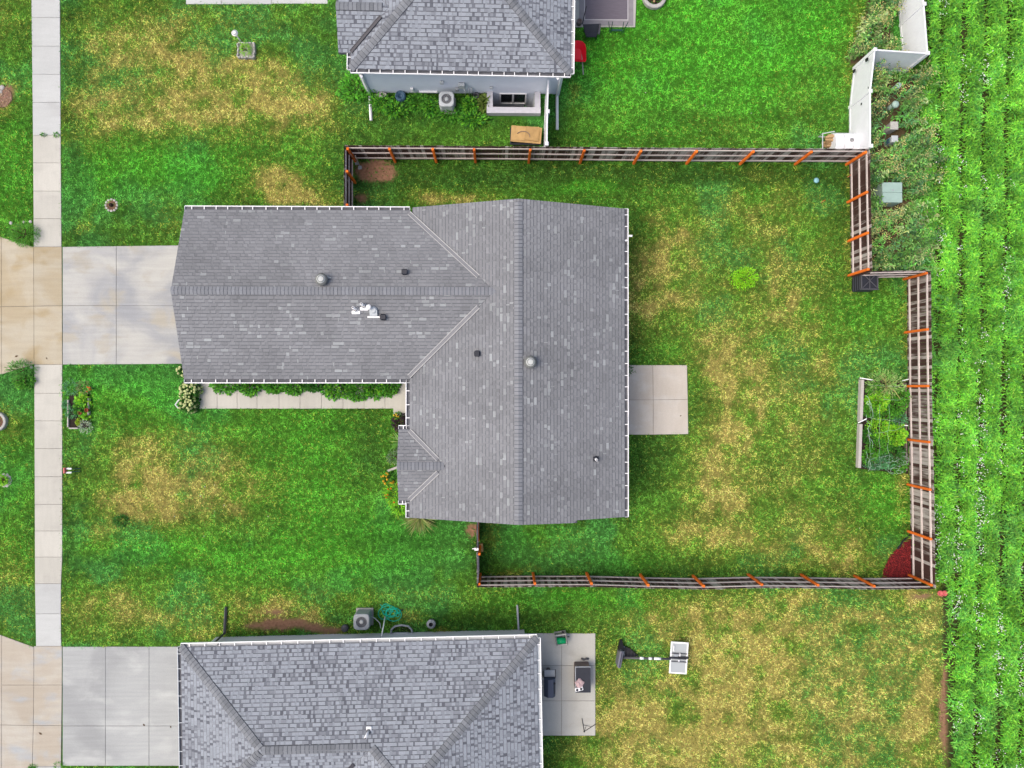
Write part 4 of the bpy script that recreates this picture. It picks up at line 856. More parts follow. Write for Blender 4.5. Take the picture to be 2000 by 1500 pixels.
valley(north, Nn(.02, wr - 1.63, 0, .04), Nn(1.3, wr - .37, 1.3, .04), None, True, .24)
gutter(north, Nn(0, 0), Nn(NW_, 0), (sn2, -cn, 0), M['trough']); gutter(north, Nn(NW_, ND), Nn(NW_, -.0), xn, M['guard']); gutter(north, Nn(0, 0), Nn(0, wr - 1.65), (-cn, -sn2, 0), M['trough'], hang=.25)
WYN = 13.27
wall_poly(north, [(-5.87, WYN), (2.66, WYN), (2.66, WYN + 13), (-5.87, WYN + 13), (-5.87, 16.5), (-6.2, 16.5), (-6.2, 14.1), (-5.87, 14.1)], -1.7, 2.72, M['siding'])
for k in range(16):   # lap siding boards on the wall in view
    z = .12 + k * .165; mb = MB(); mb.hexa([(x, WYN - dd, zz) for zz, d0 in ((z, .028), (z + .16, .008)) for x, dd in ((-5.83, d0), (2.62, d0), (2.62, 0.0), (-5.83, 0.0))]); mb.build('siding_board', M['siding'], north)
for x in (-5.88, 2.67): mb = MB(); mb.box((x, WYN - .02, 1.35), (.09, .09, 2.7)); mb.build('corner_trim', M['white'], north)
a_, b_, c_ = P(706, 149, 2.66), P(722, 184, .08), P(724.5, 234, .08)
downspout(north, [(a_.x, a_.y, 2.66), (b_.x + .0, WYN - .09, 2.35), (b_.x, WYN - .09, .1), (c_.x, c_.y, .07)], M['white'], .085)
a_, b_, c_ = P(1092, 153, 2.66), P(1088, 184, .08), P(1088.5, 252, .08)
downspout(north, [(a_.x - .05, a_.y, 2.66), (b_.x, WYN - .09, 2.35), (b_.x, WYN - .09, .1), (c_.x, c_.y, .07)], M['white'], .085)
# egress well with timber kerb, window below ground
x0, x1, y0, y1 = WX0, WX1, WY0, WY1
mb = MB(); zt = .34
mb.box(((x0 + x1) / 2, y0 - .14, zt / 2 - .02), (x1 - x0 + .56, .27, zt + .04)); ew = mb.build('egress_well', mat('grey_timber', (.46, .46, .50), rough=.8, noise=.1, nscale=6), north)
mw = ew.data.materials[0]
for x in (x0 - .14, x1 + .14): mb = MB(); mb.box((x, (y0 + WYN - .03) / 2, zt / 2 - .022), (.26, WYN - .03 - y0, zt + .036)); mb.build('well_kerb', mw, ew)
mb = MB(); mb.hexa([(x, y, z) for z in (-1.45, -1.4) for x, y in ((x0, y0), (x1, y0), (x1, y1), (x0, y1))]); mb.build('well_floor', M['dark_soil'], ew)
mb = MB(); mb.face([(x0, y0, -1.4), (x1, y0, -1.4), (x1, y0, 0), (x0, y0, 0)]); mb.face([(x0, y0, -1.4), (x0, y1, -1.4), (x0, y1, 0), (x0, y0, 0)]); mb.face([(x1, y0, -1.4), (x1, y1, -1.4), (x1, y1, 0), (x1, y0, 0)]); mb.build('well_liner', M['siding2'], ew)
window(north, ((x0 + x1) / 2 - .02, WYN - .003, -.42), 1.22, 1.15, (0, -1, 0))
def wallbox(px_, py_, w, h, d, m, name='meter_box', z=None):
    # height on the wall plane from the pixel
    dd = ray(px_, py_); t = (WYN - d / 2) / dd[1]; x = dd[0] * t; z = H + dd[2] * t
    mb = MB(); mb.bbox((x, WYN - .03 - d / 2, z), (w, d, h), .015); return mb.build(name, m, north)
wallbox(805, 174, .12, .3, .1, M['white'], 'outlet_box'); wallbox(863, 160, .16, .14, .12, M['metal_l'], 'dryer_hood'); mbx = wallbox(902, 166, .26, .34, .16, M['metal_l'])
wallbox(893, 173, .16, .2, .12, M['metal'], 'junction_box'); wallbox(960, 170, .14, .1, .1, M['metal_l'], 'light_fixture')
mb = MB(); a = P(818, 178, .35); mb.box((a.x + .42, WYN - .07, .33), (.8, .08, .06)); mb.build('basement_sill', M['white'], north)
for pxx in (917, 922, 909): p = P(pxx, 184); mb = MB(); mb.cyl((p.x, WYN - .1, 0), (p.x, WYN - .1, random.uniform(.5, .9)), .022, .022, 8); mb.build('conduit', M['metal_l'], north, True)

# ------------------------------------------------------------------ wooden fence
def mesh_of(mb, name, m):
    o = mb.build(name, m, origin=(0, 0, 0)); me = o.data; WL.pop(o.name, None); bpy.data.objects.remove(o); return me
PK, PKP = [], []
for w_, h_ in ((.138, 1.83), (.136, 1.81), (.139, 1.845)):
    mb = MB(); mb.hexa([(x, y, z) for z in (.04, h_) for x, y in ((-w_ / 2, -.009), (w_ / 2, -.009), (w_ / 2, .009), (-w_ / 2, .009))]); PK.append(mesh_of(mb, 'picket', M['wood_picket'])); PKP.append(PK[-1].copy()); PKP[-1].materials.clear(); PKP[-1].materials.append(M['wood_picket_pale'])
mb = MB(); mb.bbox((0, 0, .87), (.105, .105, 1.78), .012); POST = mesh_of(mb, 'post', M['wood_post'])
FH = 1.83
def put(name, me, loc, rz, parent, sc=None):
    o = bpy.data.objects.new(name, me); COL.objects.link(o); o.parent = parent; o.location = Vector(loc) - WL[parent.name]; o.rotation_euler.z = rz
    if sc: o.scale = sc
    return o
def pale(x, y):
    """share of boards already weathered to grey: more on the right of the top run and halfway down the right hand run"""
    if y > 9.5: return float(sstep(0.0, 7.0, np.array(x))) * 0.85 + 0.03
    if x > 17.5: return float(np.exp(-((y + 3.2) / 3.6) ** 2)) * 0.85 + 0.05
    if y < -8: return 0.15 + 0.4 * float(sstep(6, 15, np.array(x)))
    return 0.06
def wood_fence(label, pts, inn, post_px, horiz, skip0=False, skip1=False):
    """pts: pixel polyline of the picket tops; inn: inward normal; post_px: pixel positions of post tops along the run"""
    W = [P(a, b, FH) for a, b in pts]; W = [Vector((w.x, w.y, 0)) for w in W]; inn = Vector((*inn, 0))
    t = thing('wooden_fence', W[0], label, 'fence', 'runs of the stained wooden fence')
    segs = [(a, b, (b - a).length) for a, b in zip(W, W[1:])]; tot = sum(s[2] for s in segs)
    def along(s):
        for a, b, l in segs:
            if s <= l or (a, b, l) == segs[-1]: return a.lerp(b, s / l), math.atan2(b.y - a.y, b.x - a.x)
            s -= l
    n = int(tot / .1445)
    for i in range(n):
        p, r = along((i + .5) * tot / n); put('picket', random.choice(PKP if random.random() < pale(p.x, p.y) else PK), p + Vector((0, 0, random.uniform(-.012, .012))), r + random.gauss(0, .012), t)
    S_ = []
    for q in post_px:
        w = P(q, pts[0][1], FH) if horiz else P(pts[0][0], q, FH)
        d = w - W[0]; d.z = 0; s = max(0, min(tot, (d.x * (W[-1] - W[0]).x + d.y * (W[-1] - W[0]).y) / (W[-1] - W[0]).length)); S_.append(s)
    for j, s in enumerate(S_):
        if (j == 0 and skip0) or (j == len(S_) - 1 and skip1): continue
        s2 = min(max(s, .11), tot - .11); p, r = along(s2); put('post', POST, p + inn * .105, r, t)
    for s0, s1 in zip(S_, S_[1:]):
        for z in (.28, .95, 1.6):
            a, r = along(s0 + .0); b, _ = along(s1); mb = MB(); o = inn * .03; h = .045; dz = random.uniform(-.01, .01)
            i0, i1 = inn * .012, inn * .05
            mb.hexa([a + i0 + Vector((0, 0, z - h + dz)), b + i0 + Vector((0, 0, z - h - dz)), b + i1 + Vector((0, 0, z - h - dz)), a + i1 + Vector((0, 0, z - h + dz)), a + i0 + Vector((0, 0, z + h + dz)), b + i0 + Vector((0, 0, z + h - dz)), b + i1 + Vector((0, 0, z + h - dz)), a + i1 + Vector((0, 0, z + h + dz))]); mb.build('rail', M['wood_rail'], t)
    return t
wood_fence('long wooden fence run along the top side of the back yard, orange posts inside', [(673, 284), (1000, 286), (1300, 289), (1698, 291)], (0, -1), [677, 760, 845, 926, 1036, 1142, 1253, 1362, 1473, 1587, 1694], True)
wood_fence('upper right wooden fence run with dark pickets beside the weed strip', [(1699, 292), (1703, 530)], (-1, 0), [294, 374, 454, 526], False, skip0=True)
wood_fence('short wooden fence jog behind the black compost bin', [(1704, 530), (1817, 528)], (0, -1), [1706, 1813], True, skip0=True)
wood_fence('tall right hand wooden fence run between back yard and crop field', [(1818, 529), (1820, 755), (1824, 950), (1827, 1149)], (-1, 0), [531, 643, 754, 864, 957, 1054, 1146], False, skip0=True)
wood_fence('long wooden fence run along the bottom side of the back yard', [(931, 1147), (1043, 1146), (1156, 1146), (1267, 1149), (1376, 1151), (1490, 1148), (1600, 1149), (1710, 1151), (1826, 1150)], (0, 1), [934, 1045, 1156, 1267, 1376, 1490, 1600, 1710, 1822], True, skip1=True)
wood_fence('short wooden fence run from the top left fence corner down to the house eave', [(672, 285), (672, 404)], (1, 0), [289, 333, 400], False, skip0=True)
wood_fence('short wooden fence run between bottom left fence corner and the side gate', [(932, 1146), (931, 1078)], (1, 0), [1143, 1081], False, skip0=True)
g0, g1 = P(931, 1074, FH), P(931, 1020, FH)
gate = thing('wooden_gate', (g0.x, g0.y, 0), 'wooden side gate with white latch between house corner and bottom left fence', 'gate')
ng = 8
for i in range(ng):
    y = g0.y + (i + .5) * .1445; put('picket', random.choice(PK), (g0.x, y, 0), math.pi / 2 + random.gauss(0, .01), gate)
for z in (.3, 1.55): mb = MB(); mb.box((g0.x + .035, g0.y + ng * .072, z), (.04, ng * .143, .09)); mb.build('gate_rail', M['wood_rail'], gate)
mb = MB(); a = Vector((g0.x + .05, g0.y + .06, .36)); b = Vector((g0.x + .05, g0.y + 1.1, 1.5)); mb.cyl(a, b, .035, .035, 4); mb.build('gate_brace', M['wood_post'], gate)
mb = MB(); mb.box((g0.x - .01, g0.y + .02, 1.72), (.16, .1, .2)); mb.box((g0.x - .12, g0.y + .02, 1.7), (.14, .03, .03)); mb.build('gate_latch', M['white'], gate)
pb = P(940, 1070, .25); mb = MB(); mb.box((pb.x, pb.y, .16), (.16, .34, .3), .1); tag(mb.build('wood_block', M['tan']), 'small tan wood block leaning inside the side gate', 'block')

# ------------------------------------------------------------------ white vinyl fences
def vinyl(label, pts, posts, h=1.83, grooves=True):
    W = [P(a, b, h) for a, b in pts]; W = [Vector((w.x, w.y, 0)) for w in W]
    t = thing('vinyl_fence', W[0], label, 'fence', 'white vinyl fences')
    for a, b in zip(W, W[1:]):
        d = (b - a); L = d.length; d.normalize(); r = math.atan2(d.y, d.x); m = (a + b) / 2
        k = max(1, int(L / .3)); mb = MB()
        for i in range(k): c = a + d * ((i + .5) * L / k); mb.bbox((c.x, c.y, h / 2), (L / k, .032, h - .22), .004, r)
        mb.build('panel', M['vinyl'], t)
        for z, hh in ((h - .06, .12), (.09, .13)): mb = MB(); mb.bbox((m.x, m.y, z), (L, .06, hh), .01, r); mb.build('rail', M['vinyl'], t)
    for q in posts:
        w = P(*q, h); mb = MB(); mb.box((w.x, w.y, h / 2 + .01), (.125, .125, h + .02)); po = mb.build('post', M['vinyl'], t)
        mb = MB(); mb.loft([[(w.x + sx * s, w.y + sy * s, z) for sx, sy in ((-1, -1), (1, -1), (1, 1), (-1, 1))] for s, z in ((.075, h + .02), (.075, h + .045), (.012, h + .085))]); mb.build('post_cap', M['white'], po)
    return t
vinyl('white vinyl fence run beside the crop rows at the top edge', [(1799, -60), (1812, 103)], [(1805, 8), (1799, -60)])
vinyl('short white vinyl fence jog between two corner posts', [(1812, 104), (1709, 97)], [(1812, 104), (1709, 97)])
vf = vinyl('white vinyl fence run with a black braced gate meeting the wooden fence corner', [(1709, 98), (1700, 178), (1700, 285)], [(1700, 178), (1701, 285)])
a, b = P(1697, 170, 1.75), P(1669, 138, .12); vfx = (a + b) / 2
ga, gb = P(1698, 172, 1.7), P(1706, 108, .15); mb = MB(); mb.cyl((ga.x - .04, ga.y, 1.68), (gb.x - .22, gb.y - .25, .2), .018, .018, 6); mb.build('gate_brace', M['black'], vf)
mb = MB(); w = P(1683, 187, .9); w = P(1703.5, 165, FH); mb.box((w.x - .07, w.y - .55, 1.1), (.06, .09, .12)); mb.build('gate_latch', M['black'], vf)
w = P(1703, 112, FH); mb = MB(); mb.box((w.x - .05, w.y + .05, 1.5), (.06, .12, .16)); mb.box((w.x - .05, w.y + .05, .4), (.06, .12, .16)); mb.build('gate_hinge', M['black'], vf)
v4 = vinyl('white vinyl fence run seen edge on between top house and wooden fence', [(1071, 156), (1069, 218), (1068, 283)], [(1070, 218), (1068, 281)], 1.8)

# ------------------------------------------------------------------ small plants
def foliage(name, c, rx, ry, h, n, ln, wd, pal, label, cat, group=None, stem=True, el=(-10, 60), shell=.45, flowers=None):
    pts, dr = bush_pts(n, (c[0], c[1], c[2] if len(c) > 2 else .04), rx, ry, h, shell)
    dd = dr * np.array([1, 1, .6]) + 0.45 * dirs(n, el[0], el[1]); dd /= np.linalg.norm(dd, axis=1, keepdims=True)
    V, _ = leaves(n, pts, dd, rng.uniform(*ln, n), rng.uniform(*wd, n), None, .25)
    z0 = c[2] if len(c) > 2 else 0
    t = thing(name, (c[0], c[1], z0), label, cat, group)
    npmesh('foliage', V, 4, colvar(n, pal, .22, .08), M['leaf'], t, origin=(c[0], c[1], z0 + .05))
    if stem:
        mb = MB()
        for k in range(5):
            a = k * 1.26 + random.random(); mb.tube([(c[0], c[1], z0), (c[0] + .25 * rx * math.cos(a), c[1] + .25 * ry * math.sin(a), z0 + h * .4), (c[0] + .55 * rx * math.cos(a), c[1] + .55 * ry * math.sin(a), z0 + h * .75)], .012 + .01 * h, 5)
        mb.build('stem', M['bark'], t)
    if flowers:
        fn, fr, fc = flowers; pts, dr = bush_pts(fn, (c[0], c[1], z0 + .06), rx * 1.0, ry * 1.0, h * 1.05, .92); mb = MB()
        for p in pts: mb.ball(p, fr * random.uniform(.75, 1.2), 7, 4, tuple(np.array(fc) * random.uniform(.8, 1.12)), .8)
        mb.build('flower_heads', M['petal'], t, True)['kind'] = 'stuff'
    return t
GRN = [(0.07, 0.27, 0.025), (0.11, 0.34, 0.03), (0.045, 0.18, 0.02)]; LIME = [(0.20, 0.50, 0.025), (0.28, 0.55, 0.035), (0.13, 0.40, 0.025)]; MIXG = [(0.10, 0.36, 0.03), (0.16, 0.42, 0.03), (0.06, 0.24, 0.02), (0.03, 0.13, 0.02)]; DKG = [(0.03, 0.12, 0.018), (0.045, 0.17, 0.02)]; YEL = [(0.30, 0.42, 0.03), (0.22, 0.36, 0.03)]; GREY = [(0.30, 0.40, 0.27), (0.38, 0.46, 0.34)]; BLU = [(0.10, 0.28, 0.12), (0.07, 0.22, 0.08)]
sap = P(1463, 540, .9)
t = foliage('young_tree', (sap.x, sap.y, 0), .60, .50, 1.1, 1100, (.05, .11), (.03, .06), [(0.26, 0.62, 0.02), (0.34, 0.68, 0.03), (0.18, 0.50, 0.02)], 'bright lime green sapling alone in the back yard', 'tree', None, True, shell=.35)
for i, (hx, hy, r, lab) in enumerate(((357, 725, .30, 'uppermost white flowered hydrangea tucked against the driveway corner eave'), (366, 763, .46, 'middle white flowered hydrangea at the house corner'), (364, 789, .40, 'lowest white flowered hydrangea at the start of the front walk'))):
    p = P(hx, hy, .5); foliage('hydrangea', (p.x, p.y, 0), r, r * 1.02, .75, 420, (.09, .15), (.06, .1), DKG, lab, 'shrub', 'hydrangeas by the front walk', flowers=(int(60 * (r / .4) ** 2), .062, (.50, .56, .24)))
p = P(349, 790, .2); mb = MB(); mb.tube([(p.x + .25, p.y + .28, .02), (p.x + .05, p.y + .2, .3), (p.x - .05, p.y, .42), (p.x, p.y - .15, .25), (p.x + .12, p.y - .22, .02)], .035, 7); tag(mb.build('edging_hoop', M['white']), 'white curved hoop beside the lowest hydrangea', 'hoop')
shr = [(440, 752, .62, .34, GRN, 'dark green shrub under the eave nearest the hydrangeas'), (488, 756, .34, .36, MIXG, 'yellow green shrub under the eave, second from the hydrangeas'), (535, 754, .40, .33, GRN, 'green shrub under the eave, third from the hydrangeas'), (572, 756, .36, .36, GRN, 'green shrub under the eave, fourth from the hydrangeas'), (612, 752, .34, .28, DKG, 'low green shrub under the eave, fifth from the hydrangeas'), (655, 760, .52, .46, MIXG, 'spreading light green shrub under the eave, past the middle of the walk'), (698, 763, .50, .46, GRN, 'spreading green shrub under the eave, third from the front door'), (732, 759, .40, .42, MIXG, 'light green shrub under the eave, second from the front door'), (758, 756, .36, .42, GRN, 'green shrub under the eave nearest the front door')]
for hx, hy, rx, ry, pal, lab in shr:
    p = P(hx, hy - 2, .3); foliage('shrub', (p.x, p.y, 0), rx * 1.3, ry * 1.1, .5, 560, (.1, .18), (.06, .11), pal, lab, 'shrub', 'shrubs along the front walk')
p = P(777, 812, .3); foliage('flower_clump', (p.x - .05, p.y + .0, 0), .17, .17, .35, 120, (.06, .1), (.03, .05), GRN, 'small plant with yellow flowers at the end of the front walk', 'plant', None, flowers=(6, .04, (.6, .4, .03)))
p = P(781, 827, .3); foliage('dark_shrub', (p.x, p.y, 0), .36, .36, .45, 300, (.08, .13), (.05, .08), [(.035, .02, .03), (.06, .035, .04)], 'dark purple leaved shrub below the front walk corner', 'shrub')
def spiky(name, c, n, ln, wd, pal, label, cat, sector=None):
    a = rng.uniform(*(sector or (0, 2 * math.pi)), n); e = np.radians(rng.uniform(12, 60, n)); dd = np.stack([np.cos(a) * np.cos(e), np.sin(a) * np.cos(e), np.sin(e)], 1)
    base = np.tile(np.array([c[0], c[1], .05]), (n, 1)) + .05 * rng.standard_normal((n, 3)) * np.array([1, 1, .2])
    V, _ = leaves(n, base, dd, rng.uniform(*ln, n), rng.uniform(*wd, n), None, .3, .3); t = thing(name, (c[0], c[1], 0), label, cat)
    npmesh('blade', V, 4, colvar(n, pal, .2, .07), M['leaf'], t, origin=(c[0], c[1], .05)); mb = MB(); mb.lathe((c[0], c[1], 0), [(.09, 0), (.07, .08), (.02, .12)], 10); mb.build('crown_base', M['bark'], t)
p = P(782, 862); spiky('yucca', (p.x + .1, p.y), 46, (.5, .85), (.05, .08), [(.20, .36, .09), (.12, .28, .05)], 'spiky pale green yucca beneath the small porch gable', 'plant')
p = P(822, 1010); spiky('ornamental_grass', (p.x, p.y + .05), 190, (.6, 1.15), (.02, .04), [(.26, .32, .10), (.36, .33, .14), (.14, .24, .05)], 'fountain of long yellowish ornamental grass below the house corner', 'plant', (math.pi * .95, math.pi * 2.05))
p = P(767, 893, .3); foliage('sage_shrub', (p.x + .1, p.y, 0), .42, .34, .45, 320, (.05, .1), (.03, .05), [(.16, .24, .13), (.10, .18, .08)], 'grey green shrub left of the porch gable', 'shrub')
p = P(757, 935, .3); foliage('lily_clump', (p.x, p.y, 0), .30, .28, .5, 200, (.12, .22), (.02, .04), GRN, 'yellow flowered lily clump left of the porch gable', 'plant', 'lilies by the porch gable', flowers=(16, .05, (.62, .36, .02)))
p = P(769, 965, .3); foliage('lily_clump', (p.x, p.y, 0), .42, .5, .5, 420, (.14, .26), (.02, .04), LIME, 'orange flowered lily clump below the yellow one', 'plant', 'lilies by the porch gable', flowers=(14, .05, (.62, .15, .01)))
p = P(782, 992, .3); foliage('leafy_clump', (p.x - .05, p.y, 0), .36, .34, .4, 260, (.12, .22), (.03, .06), LIME, 'green leafy clump between orange lilies and house corner', 'plant')
a, b = P(757, 920, .1), P(777, 912, .1); mb = MB(); mb.box(((a.x + b.x) / 2, (a.y + b.y) / 2, .08), ((b - a).length, .1, .1), math.atan2(b.y - a.y, b.x - a.x)); tag(mb.build('bed_plank', M['bleached']), 'short weathered plank edging the bed by the porch gable', 'plank')
p = P(238, 1016); foliage('weed_tuft', (p.x, p.y, 0), .34, .26, .2, 260, (.06, .12), (.03, .06), DKG, 'dark green weed tuft in the dry front lawn', 'weed', stem=False)
p = P(40, 456, .4); foliage('feathery_bush', (p.x, p.y, 0), .66, .5, .7, 900, (.1, .2), (.012, .028), [(.10, .30, .03), (.07, .22, .03)], 'feathery green bush above the tan driveway apron', 'bush')
p = P(36, 722, .4); foliage('feathery_bush', (p.x, p.y, 0), .55, .42, .7, 700, (.1, .2), (.012, .028), [(.08, .26, .04), (.06, .20, .03)], 'feathery green bush overhanging the lower edge of the tan apron', 'bush')
p = P(45, 746, .2); foliage('leafy_clump', (p.x, p.y, 0), .48, .34, .4, 420, (.07, .13), (.05, .09), GRN, 'round leaved plant clump below the tan apron', 'plant')
p = P(700, 168, .3); foliage('leafy_bush', (p.x - .1, p.y - .05, 0), .85, .66, .8, 900, (.1, .2), (.05, .09), [(.14, .46, .04), (.10, .36, .03), (.07, .26, .03)], 'bright leafy bush at the lower left corner of the top house', 'bush')
for i, (hx, hy, rx, ry, pal, lab) in enumerate(((745, 200, .5, .34, MIXG, 'leafy weed clump below the pale hose by the top house wall'), (820, 200, .6, .34, GRN, 'low weed clump between blue hose pot and air conditioner'), (917, 205, .36, .32, MIXG, 'hosta like plant right of the top house air conditioner'), (925, 232, .55, .3, MIXG, 'bright grassy clump left of the egress well'), (880, 222, .5, .24, GRN, 'weed clump in front of the top house air conditioner'), (945, 200, .22, .35, [(.16, .24, .05)], 'olive weed clump touching the egress well kerb'), (772, 214, .5, .3, MIXG, 'bright weed clump just below the blue hose pot'), (842, 208, .34, .36, MIXG, 'bright weed clump just left of the top house air conditioner'))):
    p = P(hx, hy, .15); foliage('weed_clump', (p.x, p.y, 0), rx * 1.15, ry * 1.15, .4, 420, (.12, .24), (.035, .07), pal, lab, 'weed', 'weeds along the top house wall', stem=False)
p = P(832, 178, .3); foliage('ball_plant', (p.x, p.y - .05, 0), .12, .12, .26, 90, (.05, .09), (.03, .05), DKG, 'small dark round plant left of the top house air conditioner', 'plant', stem=False)
p = P(1023, 203, -1.0); pts, dr = bush_pts(60, (p.x, p.y, -1.38), .34, .18, .6, .3)
t = foliage('well_plant', (p.x + .1, WY0 + .3, -1.4), .42, .2, .8, 130, (.1, .2), (.04, .08), [(.05, .18, .08), (.03, .1, .03)], 'plant growing inside the egress window well', 'plant', stem=True)
p = P(1240, 722, .2); foliage('weed_clump', (p.x - .35, p.y, 0), .42, .26, .3, 160, (.06, .14), (.02, .04), DKG, 'wispy weed at the top left corner of the middle patio', 'weed', 'weeds along the top house wall', stem=False)

# stones, rings, beds
def stone(mb, c, r, sz=.6, col=None):
    n = 8; rings = []
    for z, k in ((0, .8), (r * sz * .6, 1.0), (r * sz, .6)): rings.append([(c[0] + r * k * random.uniform(.85, 1.15) * math.cos(t), c[1] + r * k * random.uniform(.85, 1.15) * math.sin(t), z) for t in [2 * math.pi * i / n for i in range(n)]])
    mb.loft(rings, col)
def ring(name, px_, py_, r, n, sr, label, cat, inner, block=False, a0=0, a1=2 * math.pi):
    p = P(px_, py_); t = thing(name, (p.x, p.y, 0), label, cat)
    for i in range(n):
        a = a0 + (a1 - a0) * i / n; mb = MB(); c = (p.x + r * math.cos(a), p.y + r * math.sin(a))
        if block: mb.bbox((c[0], c[1], .1), (sr * 1.5, sr * 2, .2), .02, a)
        else: stone(mb, c, sr)
        mb.build('stone', M['stone'], t)
    mb = MB(); mb.poly([(p.x + (r) * math.cos(a), p.y + r * math.sin(a)) for a in np.linspace(0, 6.283, 20, False)], .0, .03); mb.build('bed_fill', inner, t); return t, p
t, p = ring('stone_ring', 218, 401, .25, 12, .062, 'small ring of white stones round a dark stump in the upper front lawn', 'stone ring', M['soil'])
mb = MB(); mb.lathe((p.x, p.y, 0), [(.09, 0), (.08, .1), (.05, .14)], 9); mb.build('stump', M['dark_soil'], t)
t, p = ring('stone_ring', -2, 823, .36, 18, .08, 'curved ring of grey blocks cut off at the left edge', 'stone ring', M['soil'], True)
t, p = ring('stone_ring', 10, 938, .24, 11, .085, 'ring of white stones round a green plant at the left edge', 'stone ring', M['dark_soil']); foliage('leafy_clump', (p.x, p.y, .03), .26, .24, .3, 160, (.08, .13), (.04, .07), LIME, 'bright green plant inside the white stone ring at the left edge', 'plant')
t, p = ring('fire_pit', 1277, -4, .46, 16, .11, 'round grey block fire pit at the top picture edge', 'fire pit', M['dark_soil'], True)
for i, (a, l) in enumerate(((.3, .5), (1.5, .55), (2.6, .45), (.9, .5))): mb = MB(); d = Vector((math.cos(a), math.sin(a), 0)) * l / 2; mb.cyl(Vector((p.x, p.y, .09 + .05 * i)) - d, Vector((p.x, p.y, .1 + .05 * i)) + d, .045, .04, 8); mb.build('fire_log', M['log'], t)
# mulch patch at the left edge
def chips(poly, n, zt, cols, ln=(.04, .1), wd=(.015, .03)):
    xs = [q[0] for q in poly]; ys_ = [q[1] for q in poly]; x = rng.uniform(min(xs), max(xs), n * 2); y = rng.uniform(min(ys_), max(ys_), n * 2); k = pip(x, y, poly); x, y = x[k][:n], y[k][:n]; m = len(x)
    V, _ = leaves(m, np.stack([x, y, rng.uniform(.02, zt, m)], 1), dirs(m, -15, 25), rng.uniform(*ln, m), rng.uniform(*wd, m), None, 0.0, 0.0); return V, colvar(m, cols, .3, .08)
poly = BEDS[0]; t = thing('mulch_bed', (poly[3][0], poly[3][1], 0), 'dark red mulch bed in the lower right fence corner', 'mulch bed')
mb = MB(); mb.poly(poly, -.02, .03, (.10, .012, .012)); mb.build('bed_base', M['mulch'], t)
V, c = chips(poly, 5200, .06, [(.16, .012, .014), (.10, .008, .010), (.24, .02, .02), (.06, .006, .008)], (.04, .1), (.018, .035)); o = npmesh('mulch_chips', V, 4, c, M['mulch'], t, origin=(*poly[3], 0)); o['kind'] = 'stuff'
a, b = Vector((*P(1752, 1072)[:2], 0)), Vector((*P(1777, 1044)[:2], 0)); mb = MB(); mb.tube([a + Vector((0, 0, .04)), a.lerp(b, .5) + Vector((-.04, .06, .06)), b + Vector((0, 0, .04))], .045, 6); mb.build('bed_edging', M['black'], t)
poly = R((-30, 168), (8, 168), (22, 180), (25, 195), (14, 208), (-30, 214)); t = thing('mulch_bed', (poly[0][0], poly[0][1], 0), 'small brown mulch patch cut off at the upper left edge', 'mulch bed'); mb = MB(); mb.poly(poly, -.02, .03, (.2, .12, .08)); mb.build('bed_base', M['mulch'], t)
V, c = chips(poly, 900, .06, [(.30, .18, .11), (.22, .13, .09), (.38, .26, .18)]); o = npmesh('mulch_chips', V, 4, c, M['mulch'], t, origin=(*poly[0], 0)); o['kind'] = 'stuff'
for i, (a, b, r) in enumerate(((5, 172, .12), (60, 433, .07), (22, 436, .08), (47, 434, .06), (62, 718, .08), (62, 707, .05), (2, 180, .09))):
    p = P(a, b); mb = MB(); stone(mb, (p.x, p.y), r, .7)
    tag(mb.build('rock', M['stone']), ['pale rock on the brown mulch patch, the larger', 'small pale rock between feathery bush and sidewalk', 'pale rock behind the feathery bush, leftmost', 'small pale rock above the feathery bush', 'pale rock where the apron meets the lower sidewalk', 'small pale pebble above the rock at the lower sidewalk', 'pale rock on the brown mulch patch, the lower'][i], 'rock', 'loose pale rocks')

